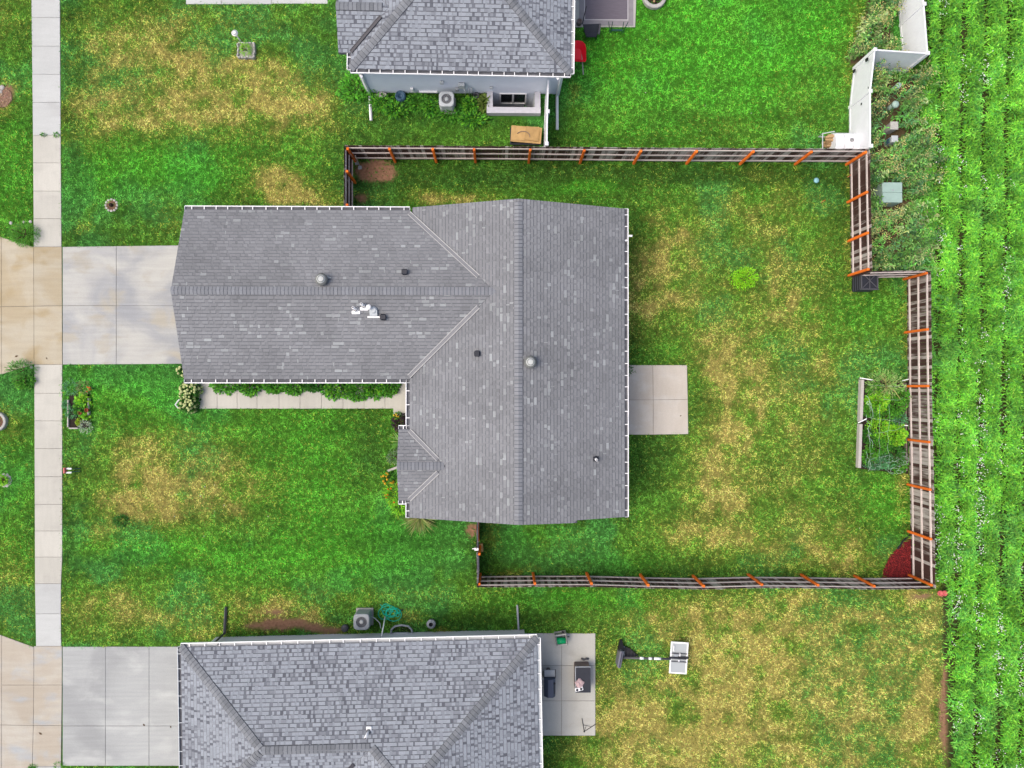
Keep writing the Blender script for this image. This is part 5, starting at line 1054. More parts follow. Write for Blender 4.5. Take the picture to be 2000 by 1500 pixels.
# planter by the sidewalk
p0, p1 = P(137, 770), P(176, 836); t = thing('planter_bed', ((p0.x + p1.x) / 2, (p0.y + p1.y) / 2, 0), 'narrow framed flower bed beside the sidewalk', 'planter')
mb = MB(); mb.box(((p0.x + p1.x) / 2, (p0.y + p1.y) / 2, .05), (p1.x - p0.x - .06, p0.y - p1.y - .06, .1)); mb.build('bed_soil', M['dark_soil'], t)
for c, s in (((p0.x, (p0.y + p1.y) / 2 - .1, .09), (.06, p0.y - p1.y - .3, .18)), ((p1.x, (p0.y + p1.y) / 2 + .2, .09), (.05, .75, .18)), (((p0.x + p1.x) / 2 - .2, p1.y, .09), (.4, .06, .18))): mb = MB(); mb.bbox(c, s, .01); mb.build('plank', M['bleached'], t)
for i, (a, b, r, h, pal, ln, wd, lab, nm) in enumerate(((160, 783, .28, .26, LIME, (.09, .16), (.07, .12), 'lime green lettuce in the sidewalk flower bed', 'lettuce'), (157, 797, .30, .26, GRN, (.09, .15), (.07, .11), 'mid green lettuce below the lime one', 'lettuce'), (137, 757, .34, .45, BLU, (.05, .1), (.02, .04), 'wispy blue green plant at the top of the sidewalk bed', 'herb'), (162, 757, .3, .35, [(.22, .26, .10), (.12, .2, .06)], (.05, .1), (.02, .04), 'olive stemmed plant at the top right of the sidewalk bed', 'herb'), (139, 806, .24, .3, BLU, (.06, .1), (.03, .05), 'blue green plant left of the red pots', 'herb'), (165, 813, .14, .2, LIME, (.07, .1), (.05, .07), 'bright green seedling right of the red pots', 'seedling'), (165, 832, .26, .28, GREY, (.05, .1), (.02, .035), 'silver leaved dusty miller at the bottom of the bed', 'dusty miller'), (152, 824, .12, .2, YEL, (.05, .09), (.03, .05), 'yellow green plant beside the silver one', 'seedling'), (127, 790, .16, .15, BLU, (.06, .1), (.03, .05), 'pale weed between sidewalk and flower bed', 'weed'))):
    p = P(a, b, .2); foliage(nm, (p.x, p.y, .06), r * 1.15, r * 1.15, h, 240, ln, wd, pal, lab, 'plant', 'plants in the sidewalk flower bed', stem=False)
for a, b, lab in ((157, 806, 'left terracotta pot in the sidewalk bed'), (170, 801, 'right terracotta pot in the sidewalk bed')):
    p = P(a, b, .2); mb = MB(); mb.lathe((p.x, p.y, .09), [(.06, 0), (.085, .14), (.095, .14), (.095, .17), (.07, .17), (.065, .12)], 14); o = tag(mb.build('flower_pot', M['terracotta'], None, True), lab, 'pot', 'pots in the sidewalk flower bed')
p = P(174, 754, .4); t = thing('marigold', (p.x, p.y, 0), 'orange flowered marigold at the top right of the sidewalk bed', 'plant')
mb = MB(); [mb.tube([(p.x, p.y - .1, 0), (p.x + .1 * math.cos(k), p.y - .1 + .1 * math.sin(k), .3)], .008, 5) for k in range(6)]; mb.build('stem', M['deep_green'], t)
for k in range(7): mb = MB(); mb.ball((p.x + random.uniform(-.12, .05), p.y - .25 * random.random(), .3 + .1 * random.random()), .035, 6, 3, (.55, .13, .02)); mb.build('flower_head', M['petal'], t)

# stone framed planter with lamp, top left
a, b = P(464, 83, .2), P(496, 111, .2); t = thing('square_planter', ((a.x + b.x) / 2, (a.y + b.y) / 2, 0), 'small square planter edged with white stones in the upper front lawn', 'planter')
mb = MB(); mb.box(((a.x + b.x) / 2, (a.y + b.y) / 2, .06), (b.x - a.x, a.y - b.y, .12)); mb.build('bed_soil', mat('gravel', rgb(178, 176, 160, K), rough=.9, noise=.4, nscale=40), t)
cor = [(a.x, a.y), (b.x, a.y), (b.x, b.y), (a.x, b.y)]
for k in range(4):
    c, d = Vector(cor[k]), Vector(cor[(k + 1) % 4])
    for j in range(6): q = c.lerp(d, (j + .5) / 6); mb = MB(); mb.bbox((q.x + random.gauss(0, .012), q.y + random.gauss(0, .012), .1), ((d - c).length / 6 * .92, .07, .2), .015, math.atan2(d.y - c.y, d.x - c.x) + random.gauss(0, .06)); mb.build('stone', M['stone'], t)
foliage('feathery_plant', ((a.x + b.x) / 2 + .0, (a.y + b.y) / 2, .12), .24, .26, .4, 260, (.08, .16), (.012, .025), LIME, 'feathery green plant growing in the square stone planter', 'plant')
p = P(470, 80); t = thing('garden_lamp', (p.x, p.y, 0), 'white post lamp with round top at the corner of the square planter', 'lamp')
mb = MB(); mb.cyl((p.x, p.y, 0), (p.x, p.y, .66), .028, .028, 10); mb.build('post', M['white'], t); mb = MB(); mb.lathe((p.x, p.y, .66), [(.05, 0), (.14, .03), (.14, .06), (.08, .11), (.03, .13)], 18); mb.build('lamp_head', M['white'], t, True)
mb = MB(); mb.tube([(p.x + .085 * math.cos(q), p.y + .085 * math.sin(q), .765) for q in np.linspace(0, 6.283, 18, False)], .012, closed=True); mb.build('lamp_ring', M['galv'], t)

# yard sign by the sidewalk
p = P(133, 918, .3); t = thing('yard_sign', (p.x, p.y, 0), 'small pink and white yard sign on two legs beside the sidewalk', 'sign')
mb = MB(); mb.box((p.x - .05, p.y, .42), (.05, .24, .22)); mb.build('sign_board', M['coral'], t)
for s in (-.1, .07): mb = MB(); mb.bbox((p.x + .09, p.y + s, .4), (.24, .07, .03), .008); mb.build('slat', M['white'], t); mb = MB(); mb.cyl((p.x + .0, p.y + s, 0), (p.x + .0, p.y + s, .4), .012, .012, 6); mb.build('leg', M['deep_green'], t)
mb = MB(); p = P(148, 918, .08)
for s in (-.09, .03): mb.cyl((p.x - .2, p.y + s, .05), (p.x + .18, p.y + s + .04, .05), .02, .02, 6)
mb.build('ground_stake', M['deep_green'], t)

# ------------------------------------------------------------------ garden bed with netting
t = thing('garden_bed', P(1728, 830), 'netted vegetable bed with bleached plank edge in the back yard', 'garden bed')
bp = BEDS[2]; mb = MB(); mb.poly(bp, -.02, .08); mb.build('bed_soil', M['dark_soil'], t)
def plank(a, b, w, h, m, parent, name='plank', z=.0): mb = MB(); d = b - a; mb.bbox(((a.x + b.x) / 2, (a.y + b.y) / 2, z + h / 2), (d.length, w, h), .01, math.atan2(d.y, d.x)); return mb.build(name, m, parent)
plank(P(1685, 741, .25), P(1682, 824, .25), .13, .27, M['bleached'], t); plank(P(1682, 828, .25), P(1679, 914, .25), .13, .26, M['bleached'], t); plank(P(1770, 748, .25), P(1772, 920, .25), .05, .24, M['brown'], t)
for i, (a, b, l, rr) in enumerate(((1679, 738, .5, .2), (1676, 826, .35, -.6), (1760, 830, .2, .1), (1762, 744, .2, -.4))):
    p = P(a, b, .3); mb = MB(); q = p + Vector((l * math.cos(rr), -l * math.sin(rr), .25)); mb.cyl((p.x, p.y, .3), (q.x, q.y, .5), .022, .022, 6); mb.build('stake', M['white'], t)
def arcpts(a, b, hgt, n=12, jit=.03): return [a.lerp(b, i / n) + Vector((random.gauss(0, jit), random.gauss(0, jit), hgt * math.sin(math.pi * i / n) + .1)) for i in range(n + 1)]
mb = MB()
for k in range(4): ya = 752 + k * 31; mb.tube(arcpts(P(1690, ya), P(1768, ya + random.uniform(-14, 14)), .6), .005, 4)
for k in range(4):
    f = (k + .5) / 4; mb.tube([P(1690 + f * 76 + random.gauss(0, 2), yy, .12 + .55 * math.sin(math.pi * f)) for yy in range(790, 921, 14)], .004, 4)
for k in range(26):
    c = P(random.uniform(1690, 1768), random.uniform(885, 926), random.uniform(.15, .5)); r = random.uniform(.1, .32); s0 = random.random() * 6; mb.tube([c + Vector((r * math.cos(s0 + q), r * .55 * math.sin(s0 + q), .08 * math.sin(2 * q))) for q in np.linspace(0, random.uniform(3.5, 6.2), 14)], .0065, 4)
for k in range(8):
    c = P(random.uniform(1686, 1694), random.uniform(760, 900), .25); mb.tube(arcpts(c, c + Vector((random.uniform(.05, .25), random.uniform(-1, -.4), 0)), .15, 8), .007, 4)
o = mb.build('wire_netting', M['net'], t)
p = P(1696, 787, .35); mb = MB(); mb.tube([(p.x + .07 * math.cos(q), p.y + .07 * math.sin(q), .35) for q in np.linspace(0, 6.283, 16, False)], .018, closed=True); mb.build('ring_tie', mat('lime_plastic', (.35, .6, .25), rough=.5), t)
for i, (a, b, rx, ry, h, pal, ln, wd, lab) in enumerate(((1715, 785, .4, .34, .4, LIME, (.09, .17), (.05, .09), 'green vegetable clump at the upper left of the netted bed'), (1748, 795, .4, .4, .45, GRN, (.07, .13), (.04, .07), 'green vegetable clump at the upper right of the netted bed'), (1720, 838, .46, .4, .4, LIME, (.07, .13), (.05, .08), 'lime green vegetable clump mid bed'), (1750, 850, .4, .4, .4, LIME, (.08, .16), (.06, .11), 'bright broad leaved vegetable clump right of mid bed'), (1716, 872, .4, .36, .35, GRN, (.06, .11), (.04, .07), 'vegetable clump left in the lower netted bed'), (1748, 888, .4, .4, .35, DKG, (.07, .13), (.04, .07), 'dark vegetable clump right in the lower netted bed'), (1715, 905, .42, .24, .3, BLU, (.06, .11), (.03, .06), 'blue green clump at the bottom of the netted bed'))):
    p = P(a, b, .3); foliage('vegetable_plant', (p.x, p.y, .08), rx * 1.3, ry * 1.3, h * 1.3, 800, ln, wd, pal, lab, 'plant', 'vegetables in the netted bed')
for i, (a, b, r, pal, lab) in enumerate(((1702, 800, .34, GRN, 'leafy vegetable by the upper plank of the netted bed'), (1733, 812, .42, GRN, 'leafy vegetable under the dill in the netted bed'), (1758, 822, .3, BLU, 'blue green vegetable at the right edge of the netted bed'), (1700, 850, .36, DKG, 'dark vegetable by the lower plank of the netted bed'), (1732, 865, .42, GRN, 'leafy vegetable in the middle of the lower netted bed'), (1700, 893, .36, GRN, 'leafy vegetable at the lower left of the netted bed'), (1732, 900, .4, BLU, 'blue green vegetable at the lower middle of the netted bed'), (1757, 908, .34, GRN, 'leafy vegetable at the lower right corner of the netted bed'), (1762, 775, .34, GRN, 'leafy vegetable right of the dill in the netted bed'), (1712, 765, .36, GRN, 'leafy vegetable at the top left of the netted bed'))):
    p = P(a, b, .25); foliage('vegetable_plant', (p.x, p.y, .08), r * 1.15, r * 1.1, .34, 460, (.07, .14), (.035, .07), pal, lab, 'plant', 'vegetables in the netted bed')
p = P(1737, 752, .7); t2 = foliage('dill_plant', (p.x, p.y, 0), .82, .68, 1.0, 1300, (.08, .2), (.012, .03), [(.30, .54, .14), (.42, .54, .19), (.18, .42, .08)], 'tall feathery dill flopping over the top of the netted bed', 'plant', shell=.3)
# the dill's pale seed stalks
mb = MB()
for k in range(16):
    a = random.uniform(2.2, 5.2); r = random.uniform(.35, .75); mb.tube([(p.x, p.y, .4), (p.x + .5 * r * math.cos(a), p.y + .5 * r * math.sin(a), .9), (p.x + r * math.cos(a), p.y + r * math.sin(a), 1.02)], .010, 4)
mb.build('seed_stalks', mat('dill_stalk', rgb(200, 196, 120, K), rough=.8), t2)
# dirt patch with leaning tools
for nm, (a, b, ha), (c, d, hb), lab, head in (('garden_hoe', (703, 325, .04), (694, 304, 1.3), 'long handled hoe leaning in the upper left fence corner', 'blade'), ('shovel', (697, 316, .05), (684, 300, 1.25), 'shovel leaning in the upper left fence corner', 'scoop')):
    A_, B_ = P(a, b, ha), P(c, d, hb); t = thing(nm, (A_.x, A_.y, 0), lab, 'garden tool'); mb = MB(); mb.cyl(A_, B_, .018, .018, 8); mb.build('handle', M['bleached'], t)
    mb = MB(); mb.loft([[(A_.x - .09, A_.y - .05, .02), (A_.x + .09, A_.y - .03, .02), (A_.x + .07, A_.y + .02, .08), (A_.x - .07, A_.y + .02, .08)], [(A_.x - .08, A_.y - .14, .03), (A_.x + .08, A_.y - .12, .03), (A_.x + .06, A_.y - .1, .05), (A_.x - .06, A_.y - .1, .05)]]); mb.build(head, M['metal'], t)
# compost bin
q = P(1688, 553); t = thing('compost_bin', (q.x, q.y, 0), 'black slatted compost bin with open lid frame at the fence step', 'compost bin'); s = .36; hb = .86; qx, qy = P(1697.5, 549, hb)[:2]
for k in range(9):
    z = .04 + k * .092; mb = MB(); mb.bbox((qx, qy, z + .04), (2 * s + .04 * (k % 2), 2 * s + .04 * (k % 2), .08), .02); mb.build('slat', M['black2'], t)
for sx, sy, w_, d_ in ((0, s, 2 * s + .1, .05), (0, -s, 2 * s + .1, .05), (s, 0, .05, 2 * s), (-s, 0, .05, 2 * s)): mb = MB(); mb.box((qx + sx, qy + sy, hb + .03), (w_, d_, .05)); mb.build('rim', M['metal_d'], t)
mb = MB(); mb.cyl((qx - .3, qy - .3, hb + .05), (qx + .28, qy + .3, hb + .07), .02, .02, 5); mb.cyl((qx - .28, qy + .3, hb + .05), (qx + .3, qy - .28, hb + .07), .02, .02, 5); mb.cyl((qx, qy - .33, hb + .06), (qx, qy + .33, hb + .06), .02, .02, 5); mb.build('lid_brace', M['metal_d'], t)
# solar light, flags, cap
p = P(1595, 352, .3); t = thing('solar_light', (p.x, p.y, 0), 'light blue round solar light near the upper right fence corner', 'light'); mb = MB(); mb.lathe((p.x, p.y, .25), [(.04, 0), (.13, .03), (.1, .07), (.03, .09)], 16); mb.build('lamp_head', M['sky_blue'], t, True); mb = MB(); mb.cyl((p.x, p.y, 0), (p.x, p.y, .25), .012, .012, 6); mb.build('stake', M['metal'], t)
for a, b, lab in ((1656, 346, 'orange flag by the upper right fence'), (1605, 395, 'orange flag in the grass below the blue solar light')):
    p = P(a, b, .1); t = thing('marker_flag', (p.x, p.y, 0), lab, 'flag', 'orange marker flags'); mb = MB(); mb.cyl((p.x, p.y, 0), (p.x, p.y, .3), .006, .006, 5); mb.build('wire', M['metal'], t); mb = MB(); mb.hexa([(p.x + x, p.y + y, z) for z in (.2, .3) for x, y in ((-.09, -.05), (.07, .05), (.065, .065), (-.095, -.035))]); mb.build('flag', M['orange'], t)
p = P(1840, 1160, .3); t = thing('survey_marker', (p.x, p.y, 0), 'coral red two lobed plastic marker outside the lower right fence corner', 'marker'); 
mb = MB(); mb.cyl((p.x, p.y - .1, 0), (p.x, p.y - .1, .3), .03, .03, 8); mb.build('stake', M['coral'], t)
for s in (-.1, .1): mb = MB(); mb.lathe((p.x + s, p.y + .04, .26), [(.06, 0), (.12, .03), (.13, .09), (.1, .12), (.07, .07)], 12); mb.build('lobe', M['coral'], t, True)

# ------------------------------------------------------------------ utility boxes in the weed strip
p = P(1742, 376, .75); t = thing('transformer_box', (p.x, p.y, 0), 'large pale green utility transformer box among the weeds', 'utility box'); mb = MB(); mb.bbox((p.x, p.y, .38), (.86, .9, .74), .03); mb.build('cabinet', M['green_box'], t)
for dy in (.225, -.225): mb = MB(); mb.bbox((p.x, p.y + dy, .765), (.9, .442, .05), .015); mb.build('lid', M['green_box'], t)
mb = MB(); mb.box((p.x + .02, p.y + .1, .795), (.1, .05, .012)); mb.build('hasp', M['metal'], t)
for a, b, r, lab in ((1756, 166, .13, 'round pale green pedestal nearest the white fence jog'), (1750, 203, .16, 'round pale green pedestal between the other pedestal and the pale box')):
    p = P(a, b, .7); t = thing('utility_pedestal', (p.x, p.y, 0), lab, 'utility pedestal', 'green pedestals in the weeds'); mb = MB(); mb.lathe((p.x, p.y, 0), [(r * .8, 0), (r * .8, .6)], 16); mb.build('column', M['green_box'], t, True); mb = MB(); mb.lathe((p.x, p.y, .6), [(r, 0), (r, .08), (r * .7, .14), (.02, .16)], 18); mb.build('cap', M['green_box'], t, True)
for a, b, m, lab, w_ in ((1747, 245, 'stone', 'pale beige utility box among the weeds above the blue topped one', .36), (1748, 271, 'metal_l', 'white and blue utility box among the weeds near the fence corner', .3)):
    p = P(a, b, .65); t = thing('utility_box', (p.x, p.y, 0), lab, 'utility box'); mb = MB(); mb.bbox((p.x, p.y, .3), (w_ * .9, w_ * .9, .6), .03); mb.build('cabinet', M[m], t); mb = MB(); mb.bbox((p.x, p.y, .63), (w_, w_, .06), .02); mb.build('lid', M[m], t)
    if m == 'metal_l': mb = MB(); mb.box((p.x - .17, p.y - .03, .35), (.03, .2, .34)); mb.build('label_plate', M['blue_plastic'], t)
# firewood rack with white cover
a, b = P(1629, 243, .95), P(1684, 288, .95); t = thing('firewood_rack', (a.x, b.y, 0), 'firewood rack under a white rounded cover at the white fence', 'firewood rack')
x0, x1, y0, y1 = P(1629, 266, .8).x, P(1683, 266, .8).x, 10.42, 11.38
def hump(x): return [(x, y0, .1), (x, y0 - .0, .62), (x, y0 + .12, .84), (x, y0 + .34, .95), (x, y1 - .34, .95), (x, y1 - .12, .84), (x, y1, .62), (x, y1, .1)]
for k in range(3): mb = MB(); g_ = .012; mb.loft([hump(x0 + (x1 - x0) * k / 3 + g_), hump(x0 + (x1 - x0) * (k + 1) / 3 - g_)]); mb.build('cover_panel', M['vinyl'], t)
mb = MB(); cx_ = (x0 + x1) / 2 + .1; mb.tube([(cx_ + .075 * math.cos(q), 10.95 + .075 * math.sin(q), .957) for q in np.linspace(0, 6.283, 20, False)], .014, closed=True); mb.build('emblem_ring', M['metal_d'], t); mb = MB(); mb.lathe((cx_, 10.95, .95), [(.045, 0), (.045, .012)], 14); mb.build('emblem_disc', M['galv'], t)
xl = x0 - .42
for y in (y0 + .03, y1 - .03): mb = MB(); mb.tube([(x0, y, .2), (xl, y, .2), (xl, y, .6), (x0, y, .88)], .025, 6); mb.build('frame_hoop', M['metal_l'], t)
mb = MB(); mb.cyl((xl, y0 + .03, .6), (xl, y1 - .03, .6), .025, .025, 6); mb.build('frame_bar', M['metal_l'], t)
for k in range(15): mb = MB(); y = y0 + .12 + .72 * random.random(); z = .25 + .05 * k * .6; x = xl + .08 + .2 * random.random(); mb.cyl((x, y, z), (x + .4, y + random.gauss(0, .06), z + .05), random.uniform(.05, .075), random.uniform(.05, .075), 5); mb.build('firewood_log', M['log'], t)

# ------------------------------------------------------------------ air conditioners
def ac_unit(name, c, w_, h_, m_body, label, rz=0.0):
    t = thing(name, (c[0], c[1], 0), label, 'air conditioner', 'air conditioners by house walls'); cx_, cy_ = c[0], c[1]
    mb = MB(); mb.bbox((cx_, cy_, .04), (w_ * 1.1, w_ * 1.1, .08), .02); mb.build('base_pad', M['stone'], t)
    mb = MB(); mb.bbox((cx_, cy_, .08 + (h_ - .12) / 2), (w_ * .93, w_ * .93, h_ - .14), .06); mb.build('casing', M['metal_d'], t)
    for k in range(11):
        mb = MB(); mb.bbox((cx_, cy_, .16 + k * (h_ - .28) / 10), (w_ * .97, w_ * .97, .022), .07); mb.build('louver', m_body, t)
    n = 24; R_ = w_ * .34; mb = MB()
    def sq(hw, z, bev): # 24 points round a square
        out = []
        for i in range(n):
            a = 2 * math.pi * i / n; m = max(abs(math.cos(a)), abs(math.sin(a))); r = hw / m; x, y = r * math.cos(a), r * math.sin(a); l = math.hypot(x, y); f = min(1, hw * bev / l); out.append((cx_ + x * f, cy_ + y * f, z))
        return out
    mb.loft([sq(w_ / 2, h_ - .1, 1.22), sq(w_ / 2, h_ - .03, 1.22), sq(w_ / 2 - .03, h_, 1.22), [(cx_ + R_ * math.cos(2 * math.pi * i / n), cy_ + R_ * math.sin(2 * math.pi * i / n), h_) for i in range(n)], [(cx_ + R_ * .97 * math.cos(2 * math.pi * i / n), cy_ + R_ * .97 * math.sin(2 * math.pi * i / n), h_ - .16) for i in range(n)]], caps=False); mb.build('top_panel', m_body, t)
    mb = MB(); mb.lathe((cx_, cy_, h_ - .2), [(R_, 0), (R_, .02)], 20); mb.build('fan_well', M['black'], t)
    for k in range(4):
        a = k * math.pi / 2 + .5; mb = MB(); d0 = Vector((math.cos(a), math.sin(a), 0)); d1 = Vector((math.cos(a + .75), math.sin(a + .75), 0)); o_ = Vector((cx_, cy_, h_ - .12)); mb.hexa([o_ + d0 * .06, o_ + d0 * R_ * .92, o_ + d1 * R_ * .92 + Vector((0, 0, .04)), o_ + d1 * .06 + Vector((0, 0, .04)), o_ + d0 * .06 + Vector((0, 0, .008)), o_ + d0 * R_ * .92 + Vector((0, 0, .008)), o_ + d1 * R_ * .92 + Vector((0, 0, .05)), o_ + d1 * .06 + Vector((0, 0, .05))]); mb.build('fan_blade', M['metal'], t)
    mb = MB(); mb.lathe((cx_, cy_, h_ - .12), [(.09, 0), (.09, .09), (.06, .11)], 16); mb.build('fan_hub', M['metal_l'], t, True)
    for k in range(1, 6):
        mb = MB(); r = R_ * k / 5.5; mb.tube([(cx_ + r * math.cos(q), cy_ + r * math.sin(q), h_ + .008) for q in np.linspace(0, 6.283, 22, False)], .0035, 4, closed=True); mb.build('guard_ring', m_body, t)
    return t
p = P(872, 193, .82); ac_unit('air_conditioner', (p.x, p.y), .66, .84, M['metal_l'], 'pale grey air conditioner by the top house wall')
p = P(706, 1215, .8); ac2 = ac_unit('air_conditioner', (p.x, p.y), .70, .82, M['metal'], 'grey air conditioner standing above the bottom house eave')
w = P(735, 1238, .1); mb = MB(); mb.tube([(p.x + .34, p.y + .1, .35), (p.x + .5, p.y + .0, .3), (p.x + .7, p.y - .22, .25), (p.x + .78, p.y - .42, .4)], .02, 6); mb.build('refrigerant_line', M['metal_l'], ac2, True)
# hoses
mb = MB(); c = P(766, 1193); path = []
for i in range(170):
    a = i * .33; r = .17 + .13 * math.sin(i * .071) + .05 * math.sin(i * .43); ox = -.22 + .0035 * i + .1 * math.sin(i * .13); oy = .08 * math.sin(i * .09 + 1) - .0006 * i; path.append((c.x - .12 + ox + r * math.cos(a) * 1.15, c.y + oy + r * math.sin(a) * .95, .03 + .0005 * i))
path = [(c.x - .52, c.y + .3, .03), (c.x - .45, c.y + .2, .03)] + path + [(c.x + .35, c.y + .02, .05), (c.x + .42, c.y + .05, .05)]
mb.tube(path, .019, 5); t = thing('garden_hose', (c.x, c.y, 0), 'tangled teal garden hose on the grass above the bottom house', 'garden hose'); mb.build('hose', M['teal'], t, True); mb = MB(); mb.cyl((c.x + .41, c.y + .05, .05), (c.x + .5, c.y + .07, .05), .03, .02, 8); mb.build('nozzle', M['black'], t)
p = P(842, 1219, .3); t = thing('hose_pot', (p.x, p.y, 0), 'grey coiled hose in a pot above the bottom house eave', 'hose pot')
mb = MB(); mb.lathe((p.x, p.y, 0), [(.16, 0), (.2, .2), (.21, .3), (.17, .3), (.15, .16)], 20); mb.build('pot', M['metal_d'], t, True)
mb = MB(); mb.tube([(p.x + (.19 - .001 * i) * math.cos(i * .35), p.y + (.19 - .001 * i) * math.sin(i * .35), .31 + .0009 * i) for i in range(90)], .02, 5); mb.build('hose', M['metal'], t, True)
p = P(782, 187, .3); t = thing('hose_pot', (p.x, p.y, 0), 'blue grey round hose pot by the top house wall', 'hose pot')
mb = MB(); mb.lathe((p.x, p.y, 0), [(.16, 0), (.23, .12), (.24, .26), (.19, .32), (.12, .32), (.10, .2)], 20); mb.build('pot', M['blue_plastic'], t, True); mb = MB(); mb.tube([(p.x + .2 * math.cos(q), p.y + .2 * math.sin(q), .33) for q in np.linspace(.3, 5, 16)], .03, 6); mb.build('handle', M['blue_plastic'], t, True)
p = P(745, 186, .2); mb = MB(); mb.tube([(p.x - .25 + .004 * i + .12 * math.cos(i * .5), p.y + .1 * math.sin(i * .5), .05 + .003 * i) for i in range(90)], .03, 5); tag(mb.build('hose_pile', M['stone'], None, True), 'pale hose heaped at the left end of the top house wall', 'garden hose')
p = P(673, 1228, .2); mb = MB(); mb.lathe((p.x, p.y, 0), [(.14, 0), (.17, .12), (.15, .2), (.05, .22)], 14); tag(mb.build('utility_drum', M['metal_d'], None, True), 'dark round drum shaped cover left of the bottom house air conditioner', 'drum')
p = P(930, 187, .2); mb = MB(); mb.lathe((p.x, p.y, 0), [(.1, 0), (.13, .15), (.13, .28), (.1, .28), (.09, .1)], 14); tag(mb.build('bucket', M['metal_d'], None, True), 'dark round bucket by the top house wall near the egress well', 'bucket')
a, b = P(1010, 1181, .06), P(1013, 1231, .06); mb = MB(); d = b - a; mb.bbox(((a.x + b.x) / 2, (a.y + b.y) / 2, .1), (d.length, .085, .07), .012, math.atan2(d.y, d.x)); tag(mb.build('drain_extension', M['metal']), 'grey downspout extension lying on the grass above the bottom house', 'drain pipe')

# ------------------------------------------------------------------ bottom patio things
p = P(1074, 1341, 1.0); cx_, cy_ = p.x, p.y; t = thing('gas_grill', (cx_, cy_, .03), 'dark slate blue gas grill on the bottom patio beside the house', 'grill')
mb = MB(); mb.bbox((cx_ - .0, cy_, .45), (.46, .62, .72), .03); mb.build('cabinet', M['black2'], t)
mb = MB(); L_, w_ = .78, .5
def hood(y): return [(cx_ - w_ / 2, y, .82), (cx_ - w_ / 2, y, .95), (cx_ - .09, y, 1.12), (cx_ + .12, y, 1.12), (cx_ + w_ / 2 - .02, y, .98), (cx_ + w_ / 2 + .01, y, .82)]
mb.loft([hood(cy_ - .44), hood(cy_ + .34)]); hd = mb.build('hood', M['slate'], t); mb = MB(); mb.cyl((cx_ + w_ / 2 - .06, cy_ - .3, 1.03), (cx_ + w_ / 2 - .06, cy_ + .2, 1.03), .02, .02, 8); mb.build('handle', M['black'], hd); mb = MB(); mb.lathe((cx_ + .19, cy_ + .15, 1.05), [(.045, 0), (.045, .02)], 14, axis=(.6, 0, .8)); mb.build('thermometer', M['black'], hd)
mb = MB(); mb.bbox((cx_ - .0, cy_ + .52, .86), (.54, .3, .05), .015); mb.build('side_shelf', M['metal'], t)
for s in (-.25, .25): mb = MB(); mb.box((cx_ + s, cy_ + .52, .88), (.03, .32, .08)); mb.build('shelf_rim', M['black2'], t)
for sx in (-.19, .19):
    for sy in (-.27, .27): mb = MB(); mb.cyl((cx_ + sx, cy_ + sy, .03), (cx_ + sx, cy_ + sy, .12), .045, .045, 10); mb.build('leg', M['black'], t)
mb = MB(); mb.bbox((cx_ - .3, cy_ + .12, .8), (.09, .36, .2), .03); mb.build('propane_cover', M['white'], t)
p = P(1071, 1308, .1); mb = MB()
for k in range(5): a = k * 1.1; mb.ball((p.x + .06 * math.cos(a), p.y + .05 * math.sin(a), .05), .04, 6, 4)
tag(mb.build('leaf_litter', M['brown']), 'small heap of brown leaf litter above the grill', 'litter')
a, b = P(1123, 1302, .68), P(1154, 1353, .68); cx_, cy_ = (a.x + b.x) / 2, (a.y + b.y) / 2; w_, l_ = b.x - a.x, a.y - b.y
t = thing('fire_table', (cx_, cy_, .03), 'rectangular brown wicker table with dark glass top on the bottom patio', 'table')
mb = MB(); mb.bbox((cx_ - .0, cy_, .34), (w_ * .93, l_ * .95, .62), .02); mb.build('base', M['brown'], t); mb = MB(); mb.bbox((cx_, cy_, .665), (w_, l_, .05), .012); mb.build('table_rim', M['metal'], t)
mb = MB(); mb.bbox((cx_ + .012, cy_ - .01, .696), (w_ - .05, l_ - .05, .012), .004); mb.build('glass_top', M['black2'], t)
p = P(1132, 1337, .75); mb = MB()
ringp = [[(p.x + (r * (1 + .18 * math.sin(5 * q))) * math.cos(q), p.y + .04 + (r * (1 + .15 * math.cos(4 * q))) * math.sin(q), z + .02 * math.sin(3 * q)) for q in np.linspace(0, 6.283, 18, False)] for r, z in ((.2, .715), (.19, .75), (.12, .79), (.03, .8))]
mb.loft(ringp); tag(mb.build('cloth', M['pink']), 'crumpled pale pink cloth on the dark table', 'cloth')
p = P(1131, 1346, .75); t = thing('burner', (p.x, p.y, .705), 'small white two burner device on the dark table below the pink cloth', 'burner'); rz = .25; mb = MB(); mb.bbox((p.x, p.y, .745), (.36, .16, .075), .02, rz); mb.build('case', M['white'], t)
for s in (-.09, .09): mb = MB(); mb.lathe((p.x + s * math.cos(rz), p.y + s * math.sin(rz), .783), [(.055, 0), (.055, .012)], 14); mb.build('dial', M['black2'], t)
p = P(1143, 1289, .15); mb = MB(); mb.tube([(p.x - .17, p.y + .04, .06), (p.x - .05, p.y - .02, .08), (p.x + .06, p.y + .03, .09), (p.x + .16, p.y + .02, .07)], .045, 7); tag(mb.build('hose_coil', M['metal_d'], None, True), 'short dark hose lying behind the dark table', 'hose')
p = P(1096, 1248, .4); t = thing('hose_reel', (p.x, p.y, .03), 'beige hose reel cart with green hose on the bottom patio', 'hose reel'); rz = .15
Mx = Matrix.Rotation(rz, 3, 'Z')
for s in (-.24, .24): mb = MB(); c = Mx @ Vector((s, 0, 0)); mb.bbox((p.x + c.x, p.y + c.y, .3), (.06, .5, .52), .02, rz); mb.build('side_panel', M['patio_pale'], t)
for dy, z in ((.22, .5), (-.22, .5), (.22, .1)): mb = MB(); c = Mx @ Vector((0, dy, 0)); mb.box((p.x + c.x, p.y + c.y, z), (.46, .05, .06), rz); mb.build('crossbar', M['stone'], t)
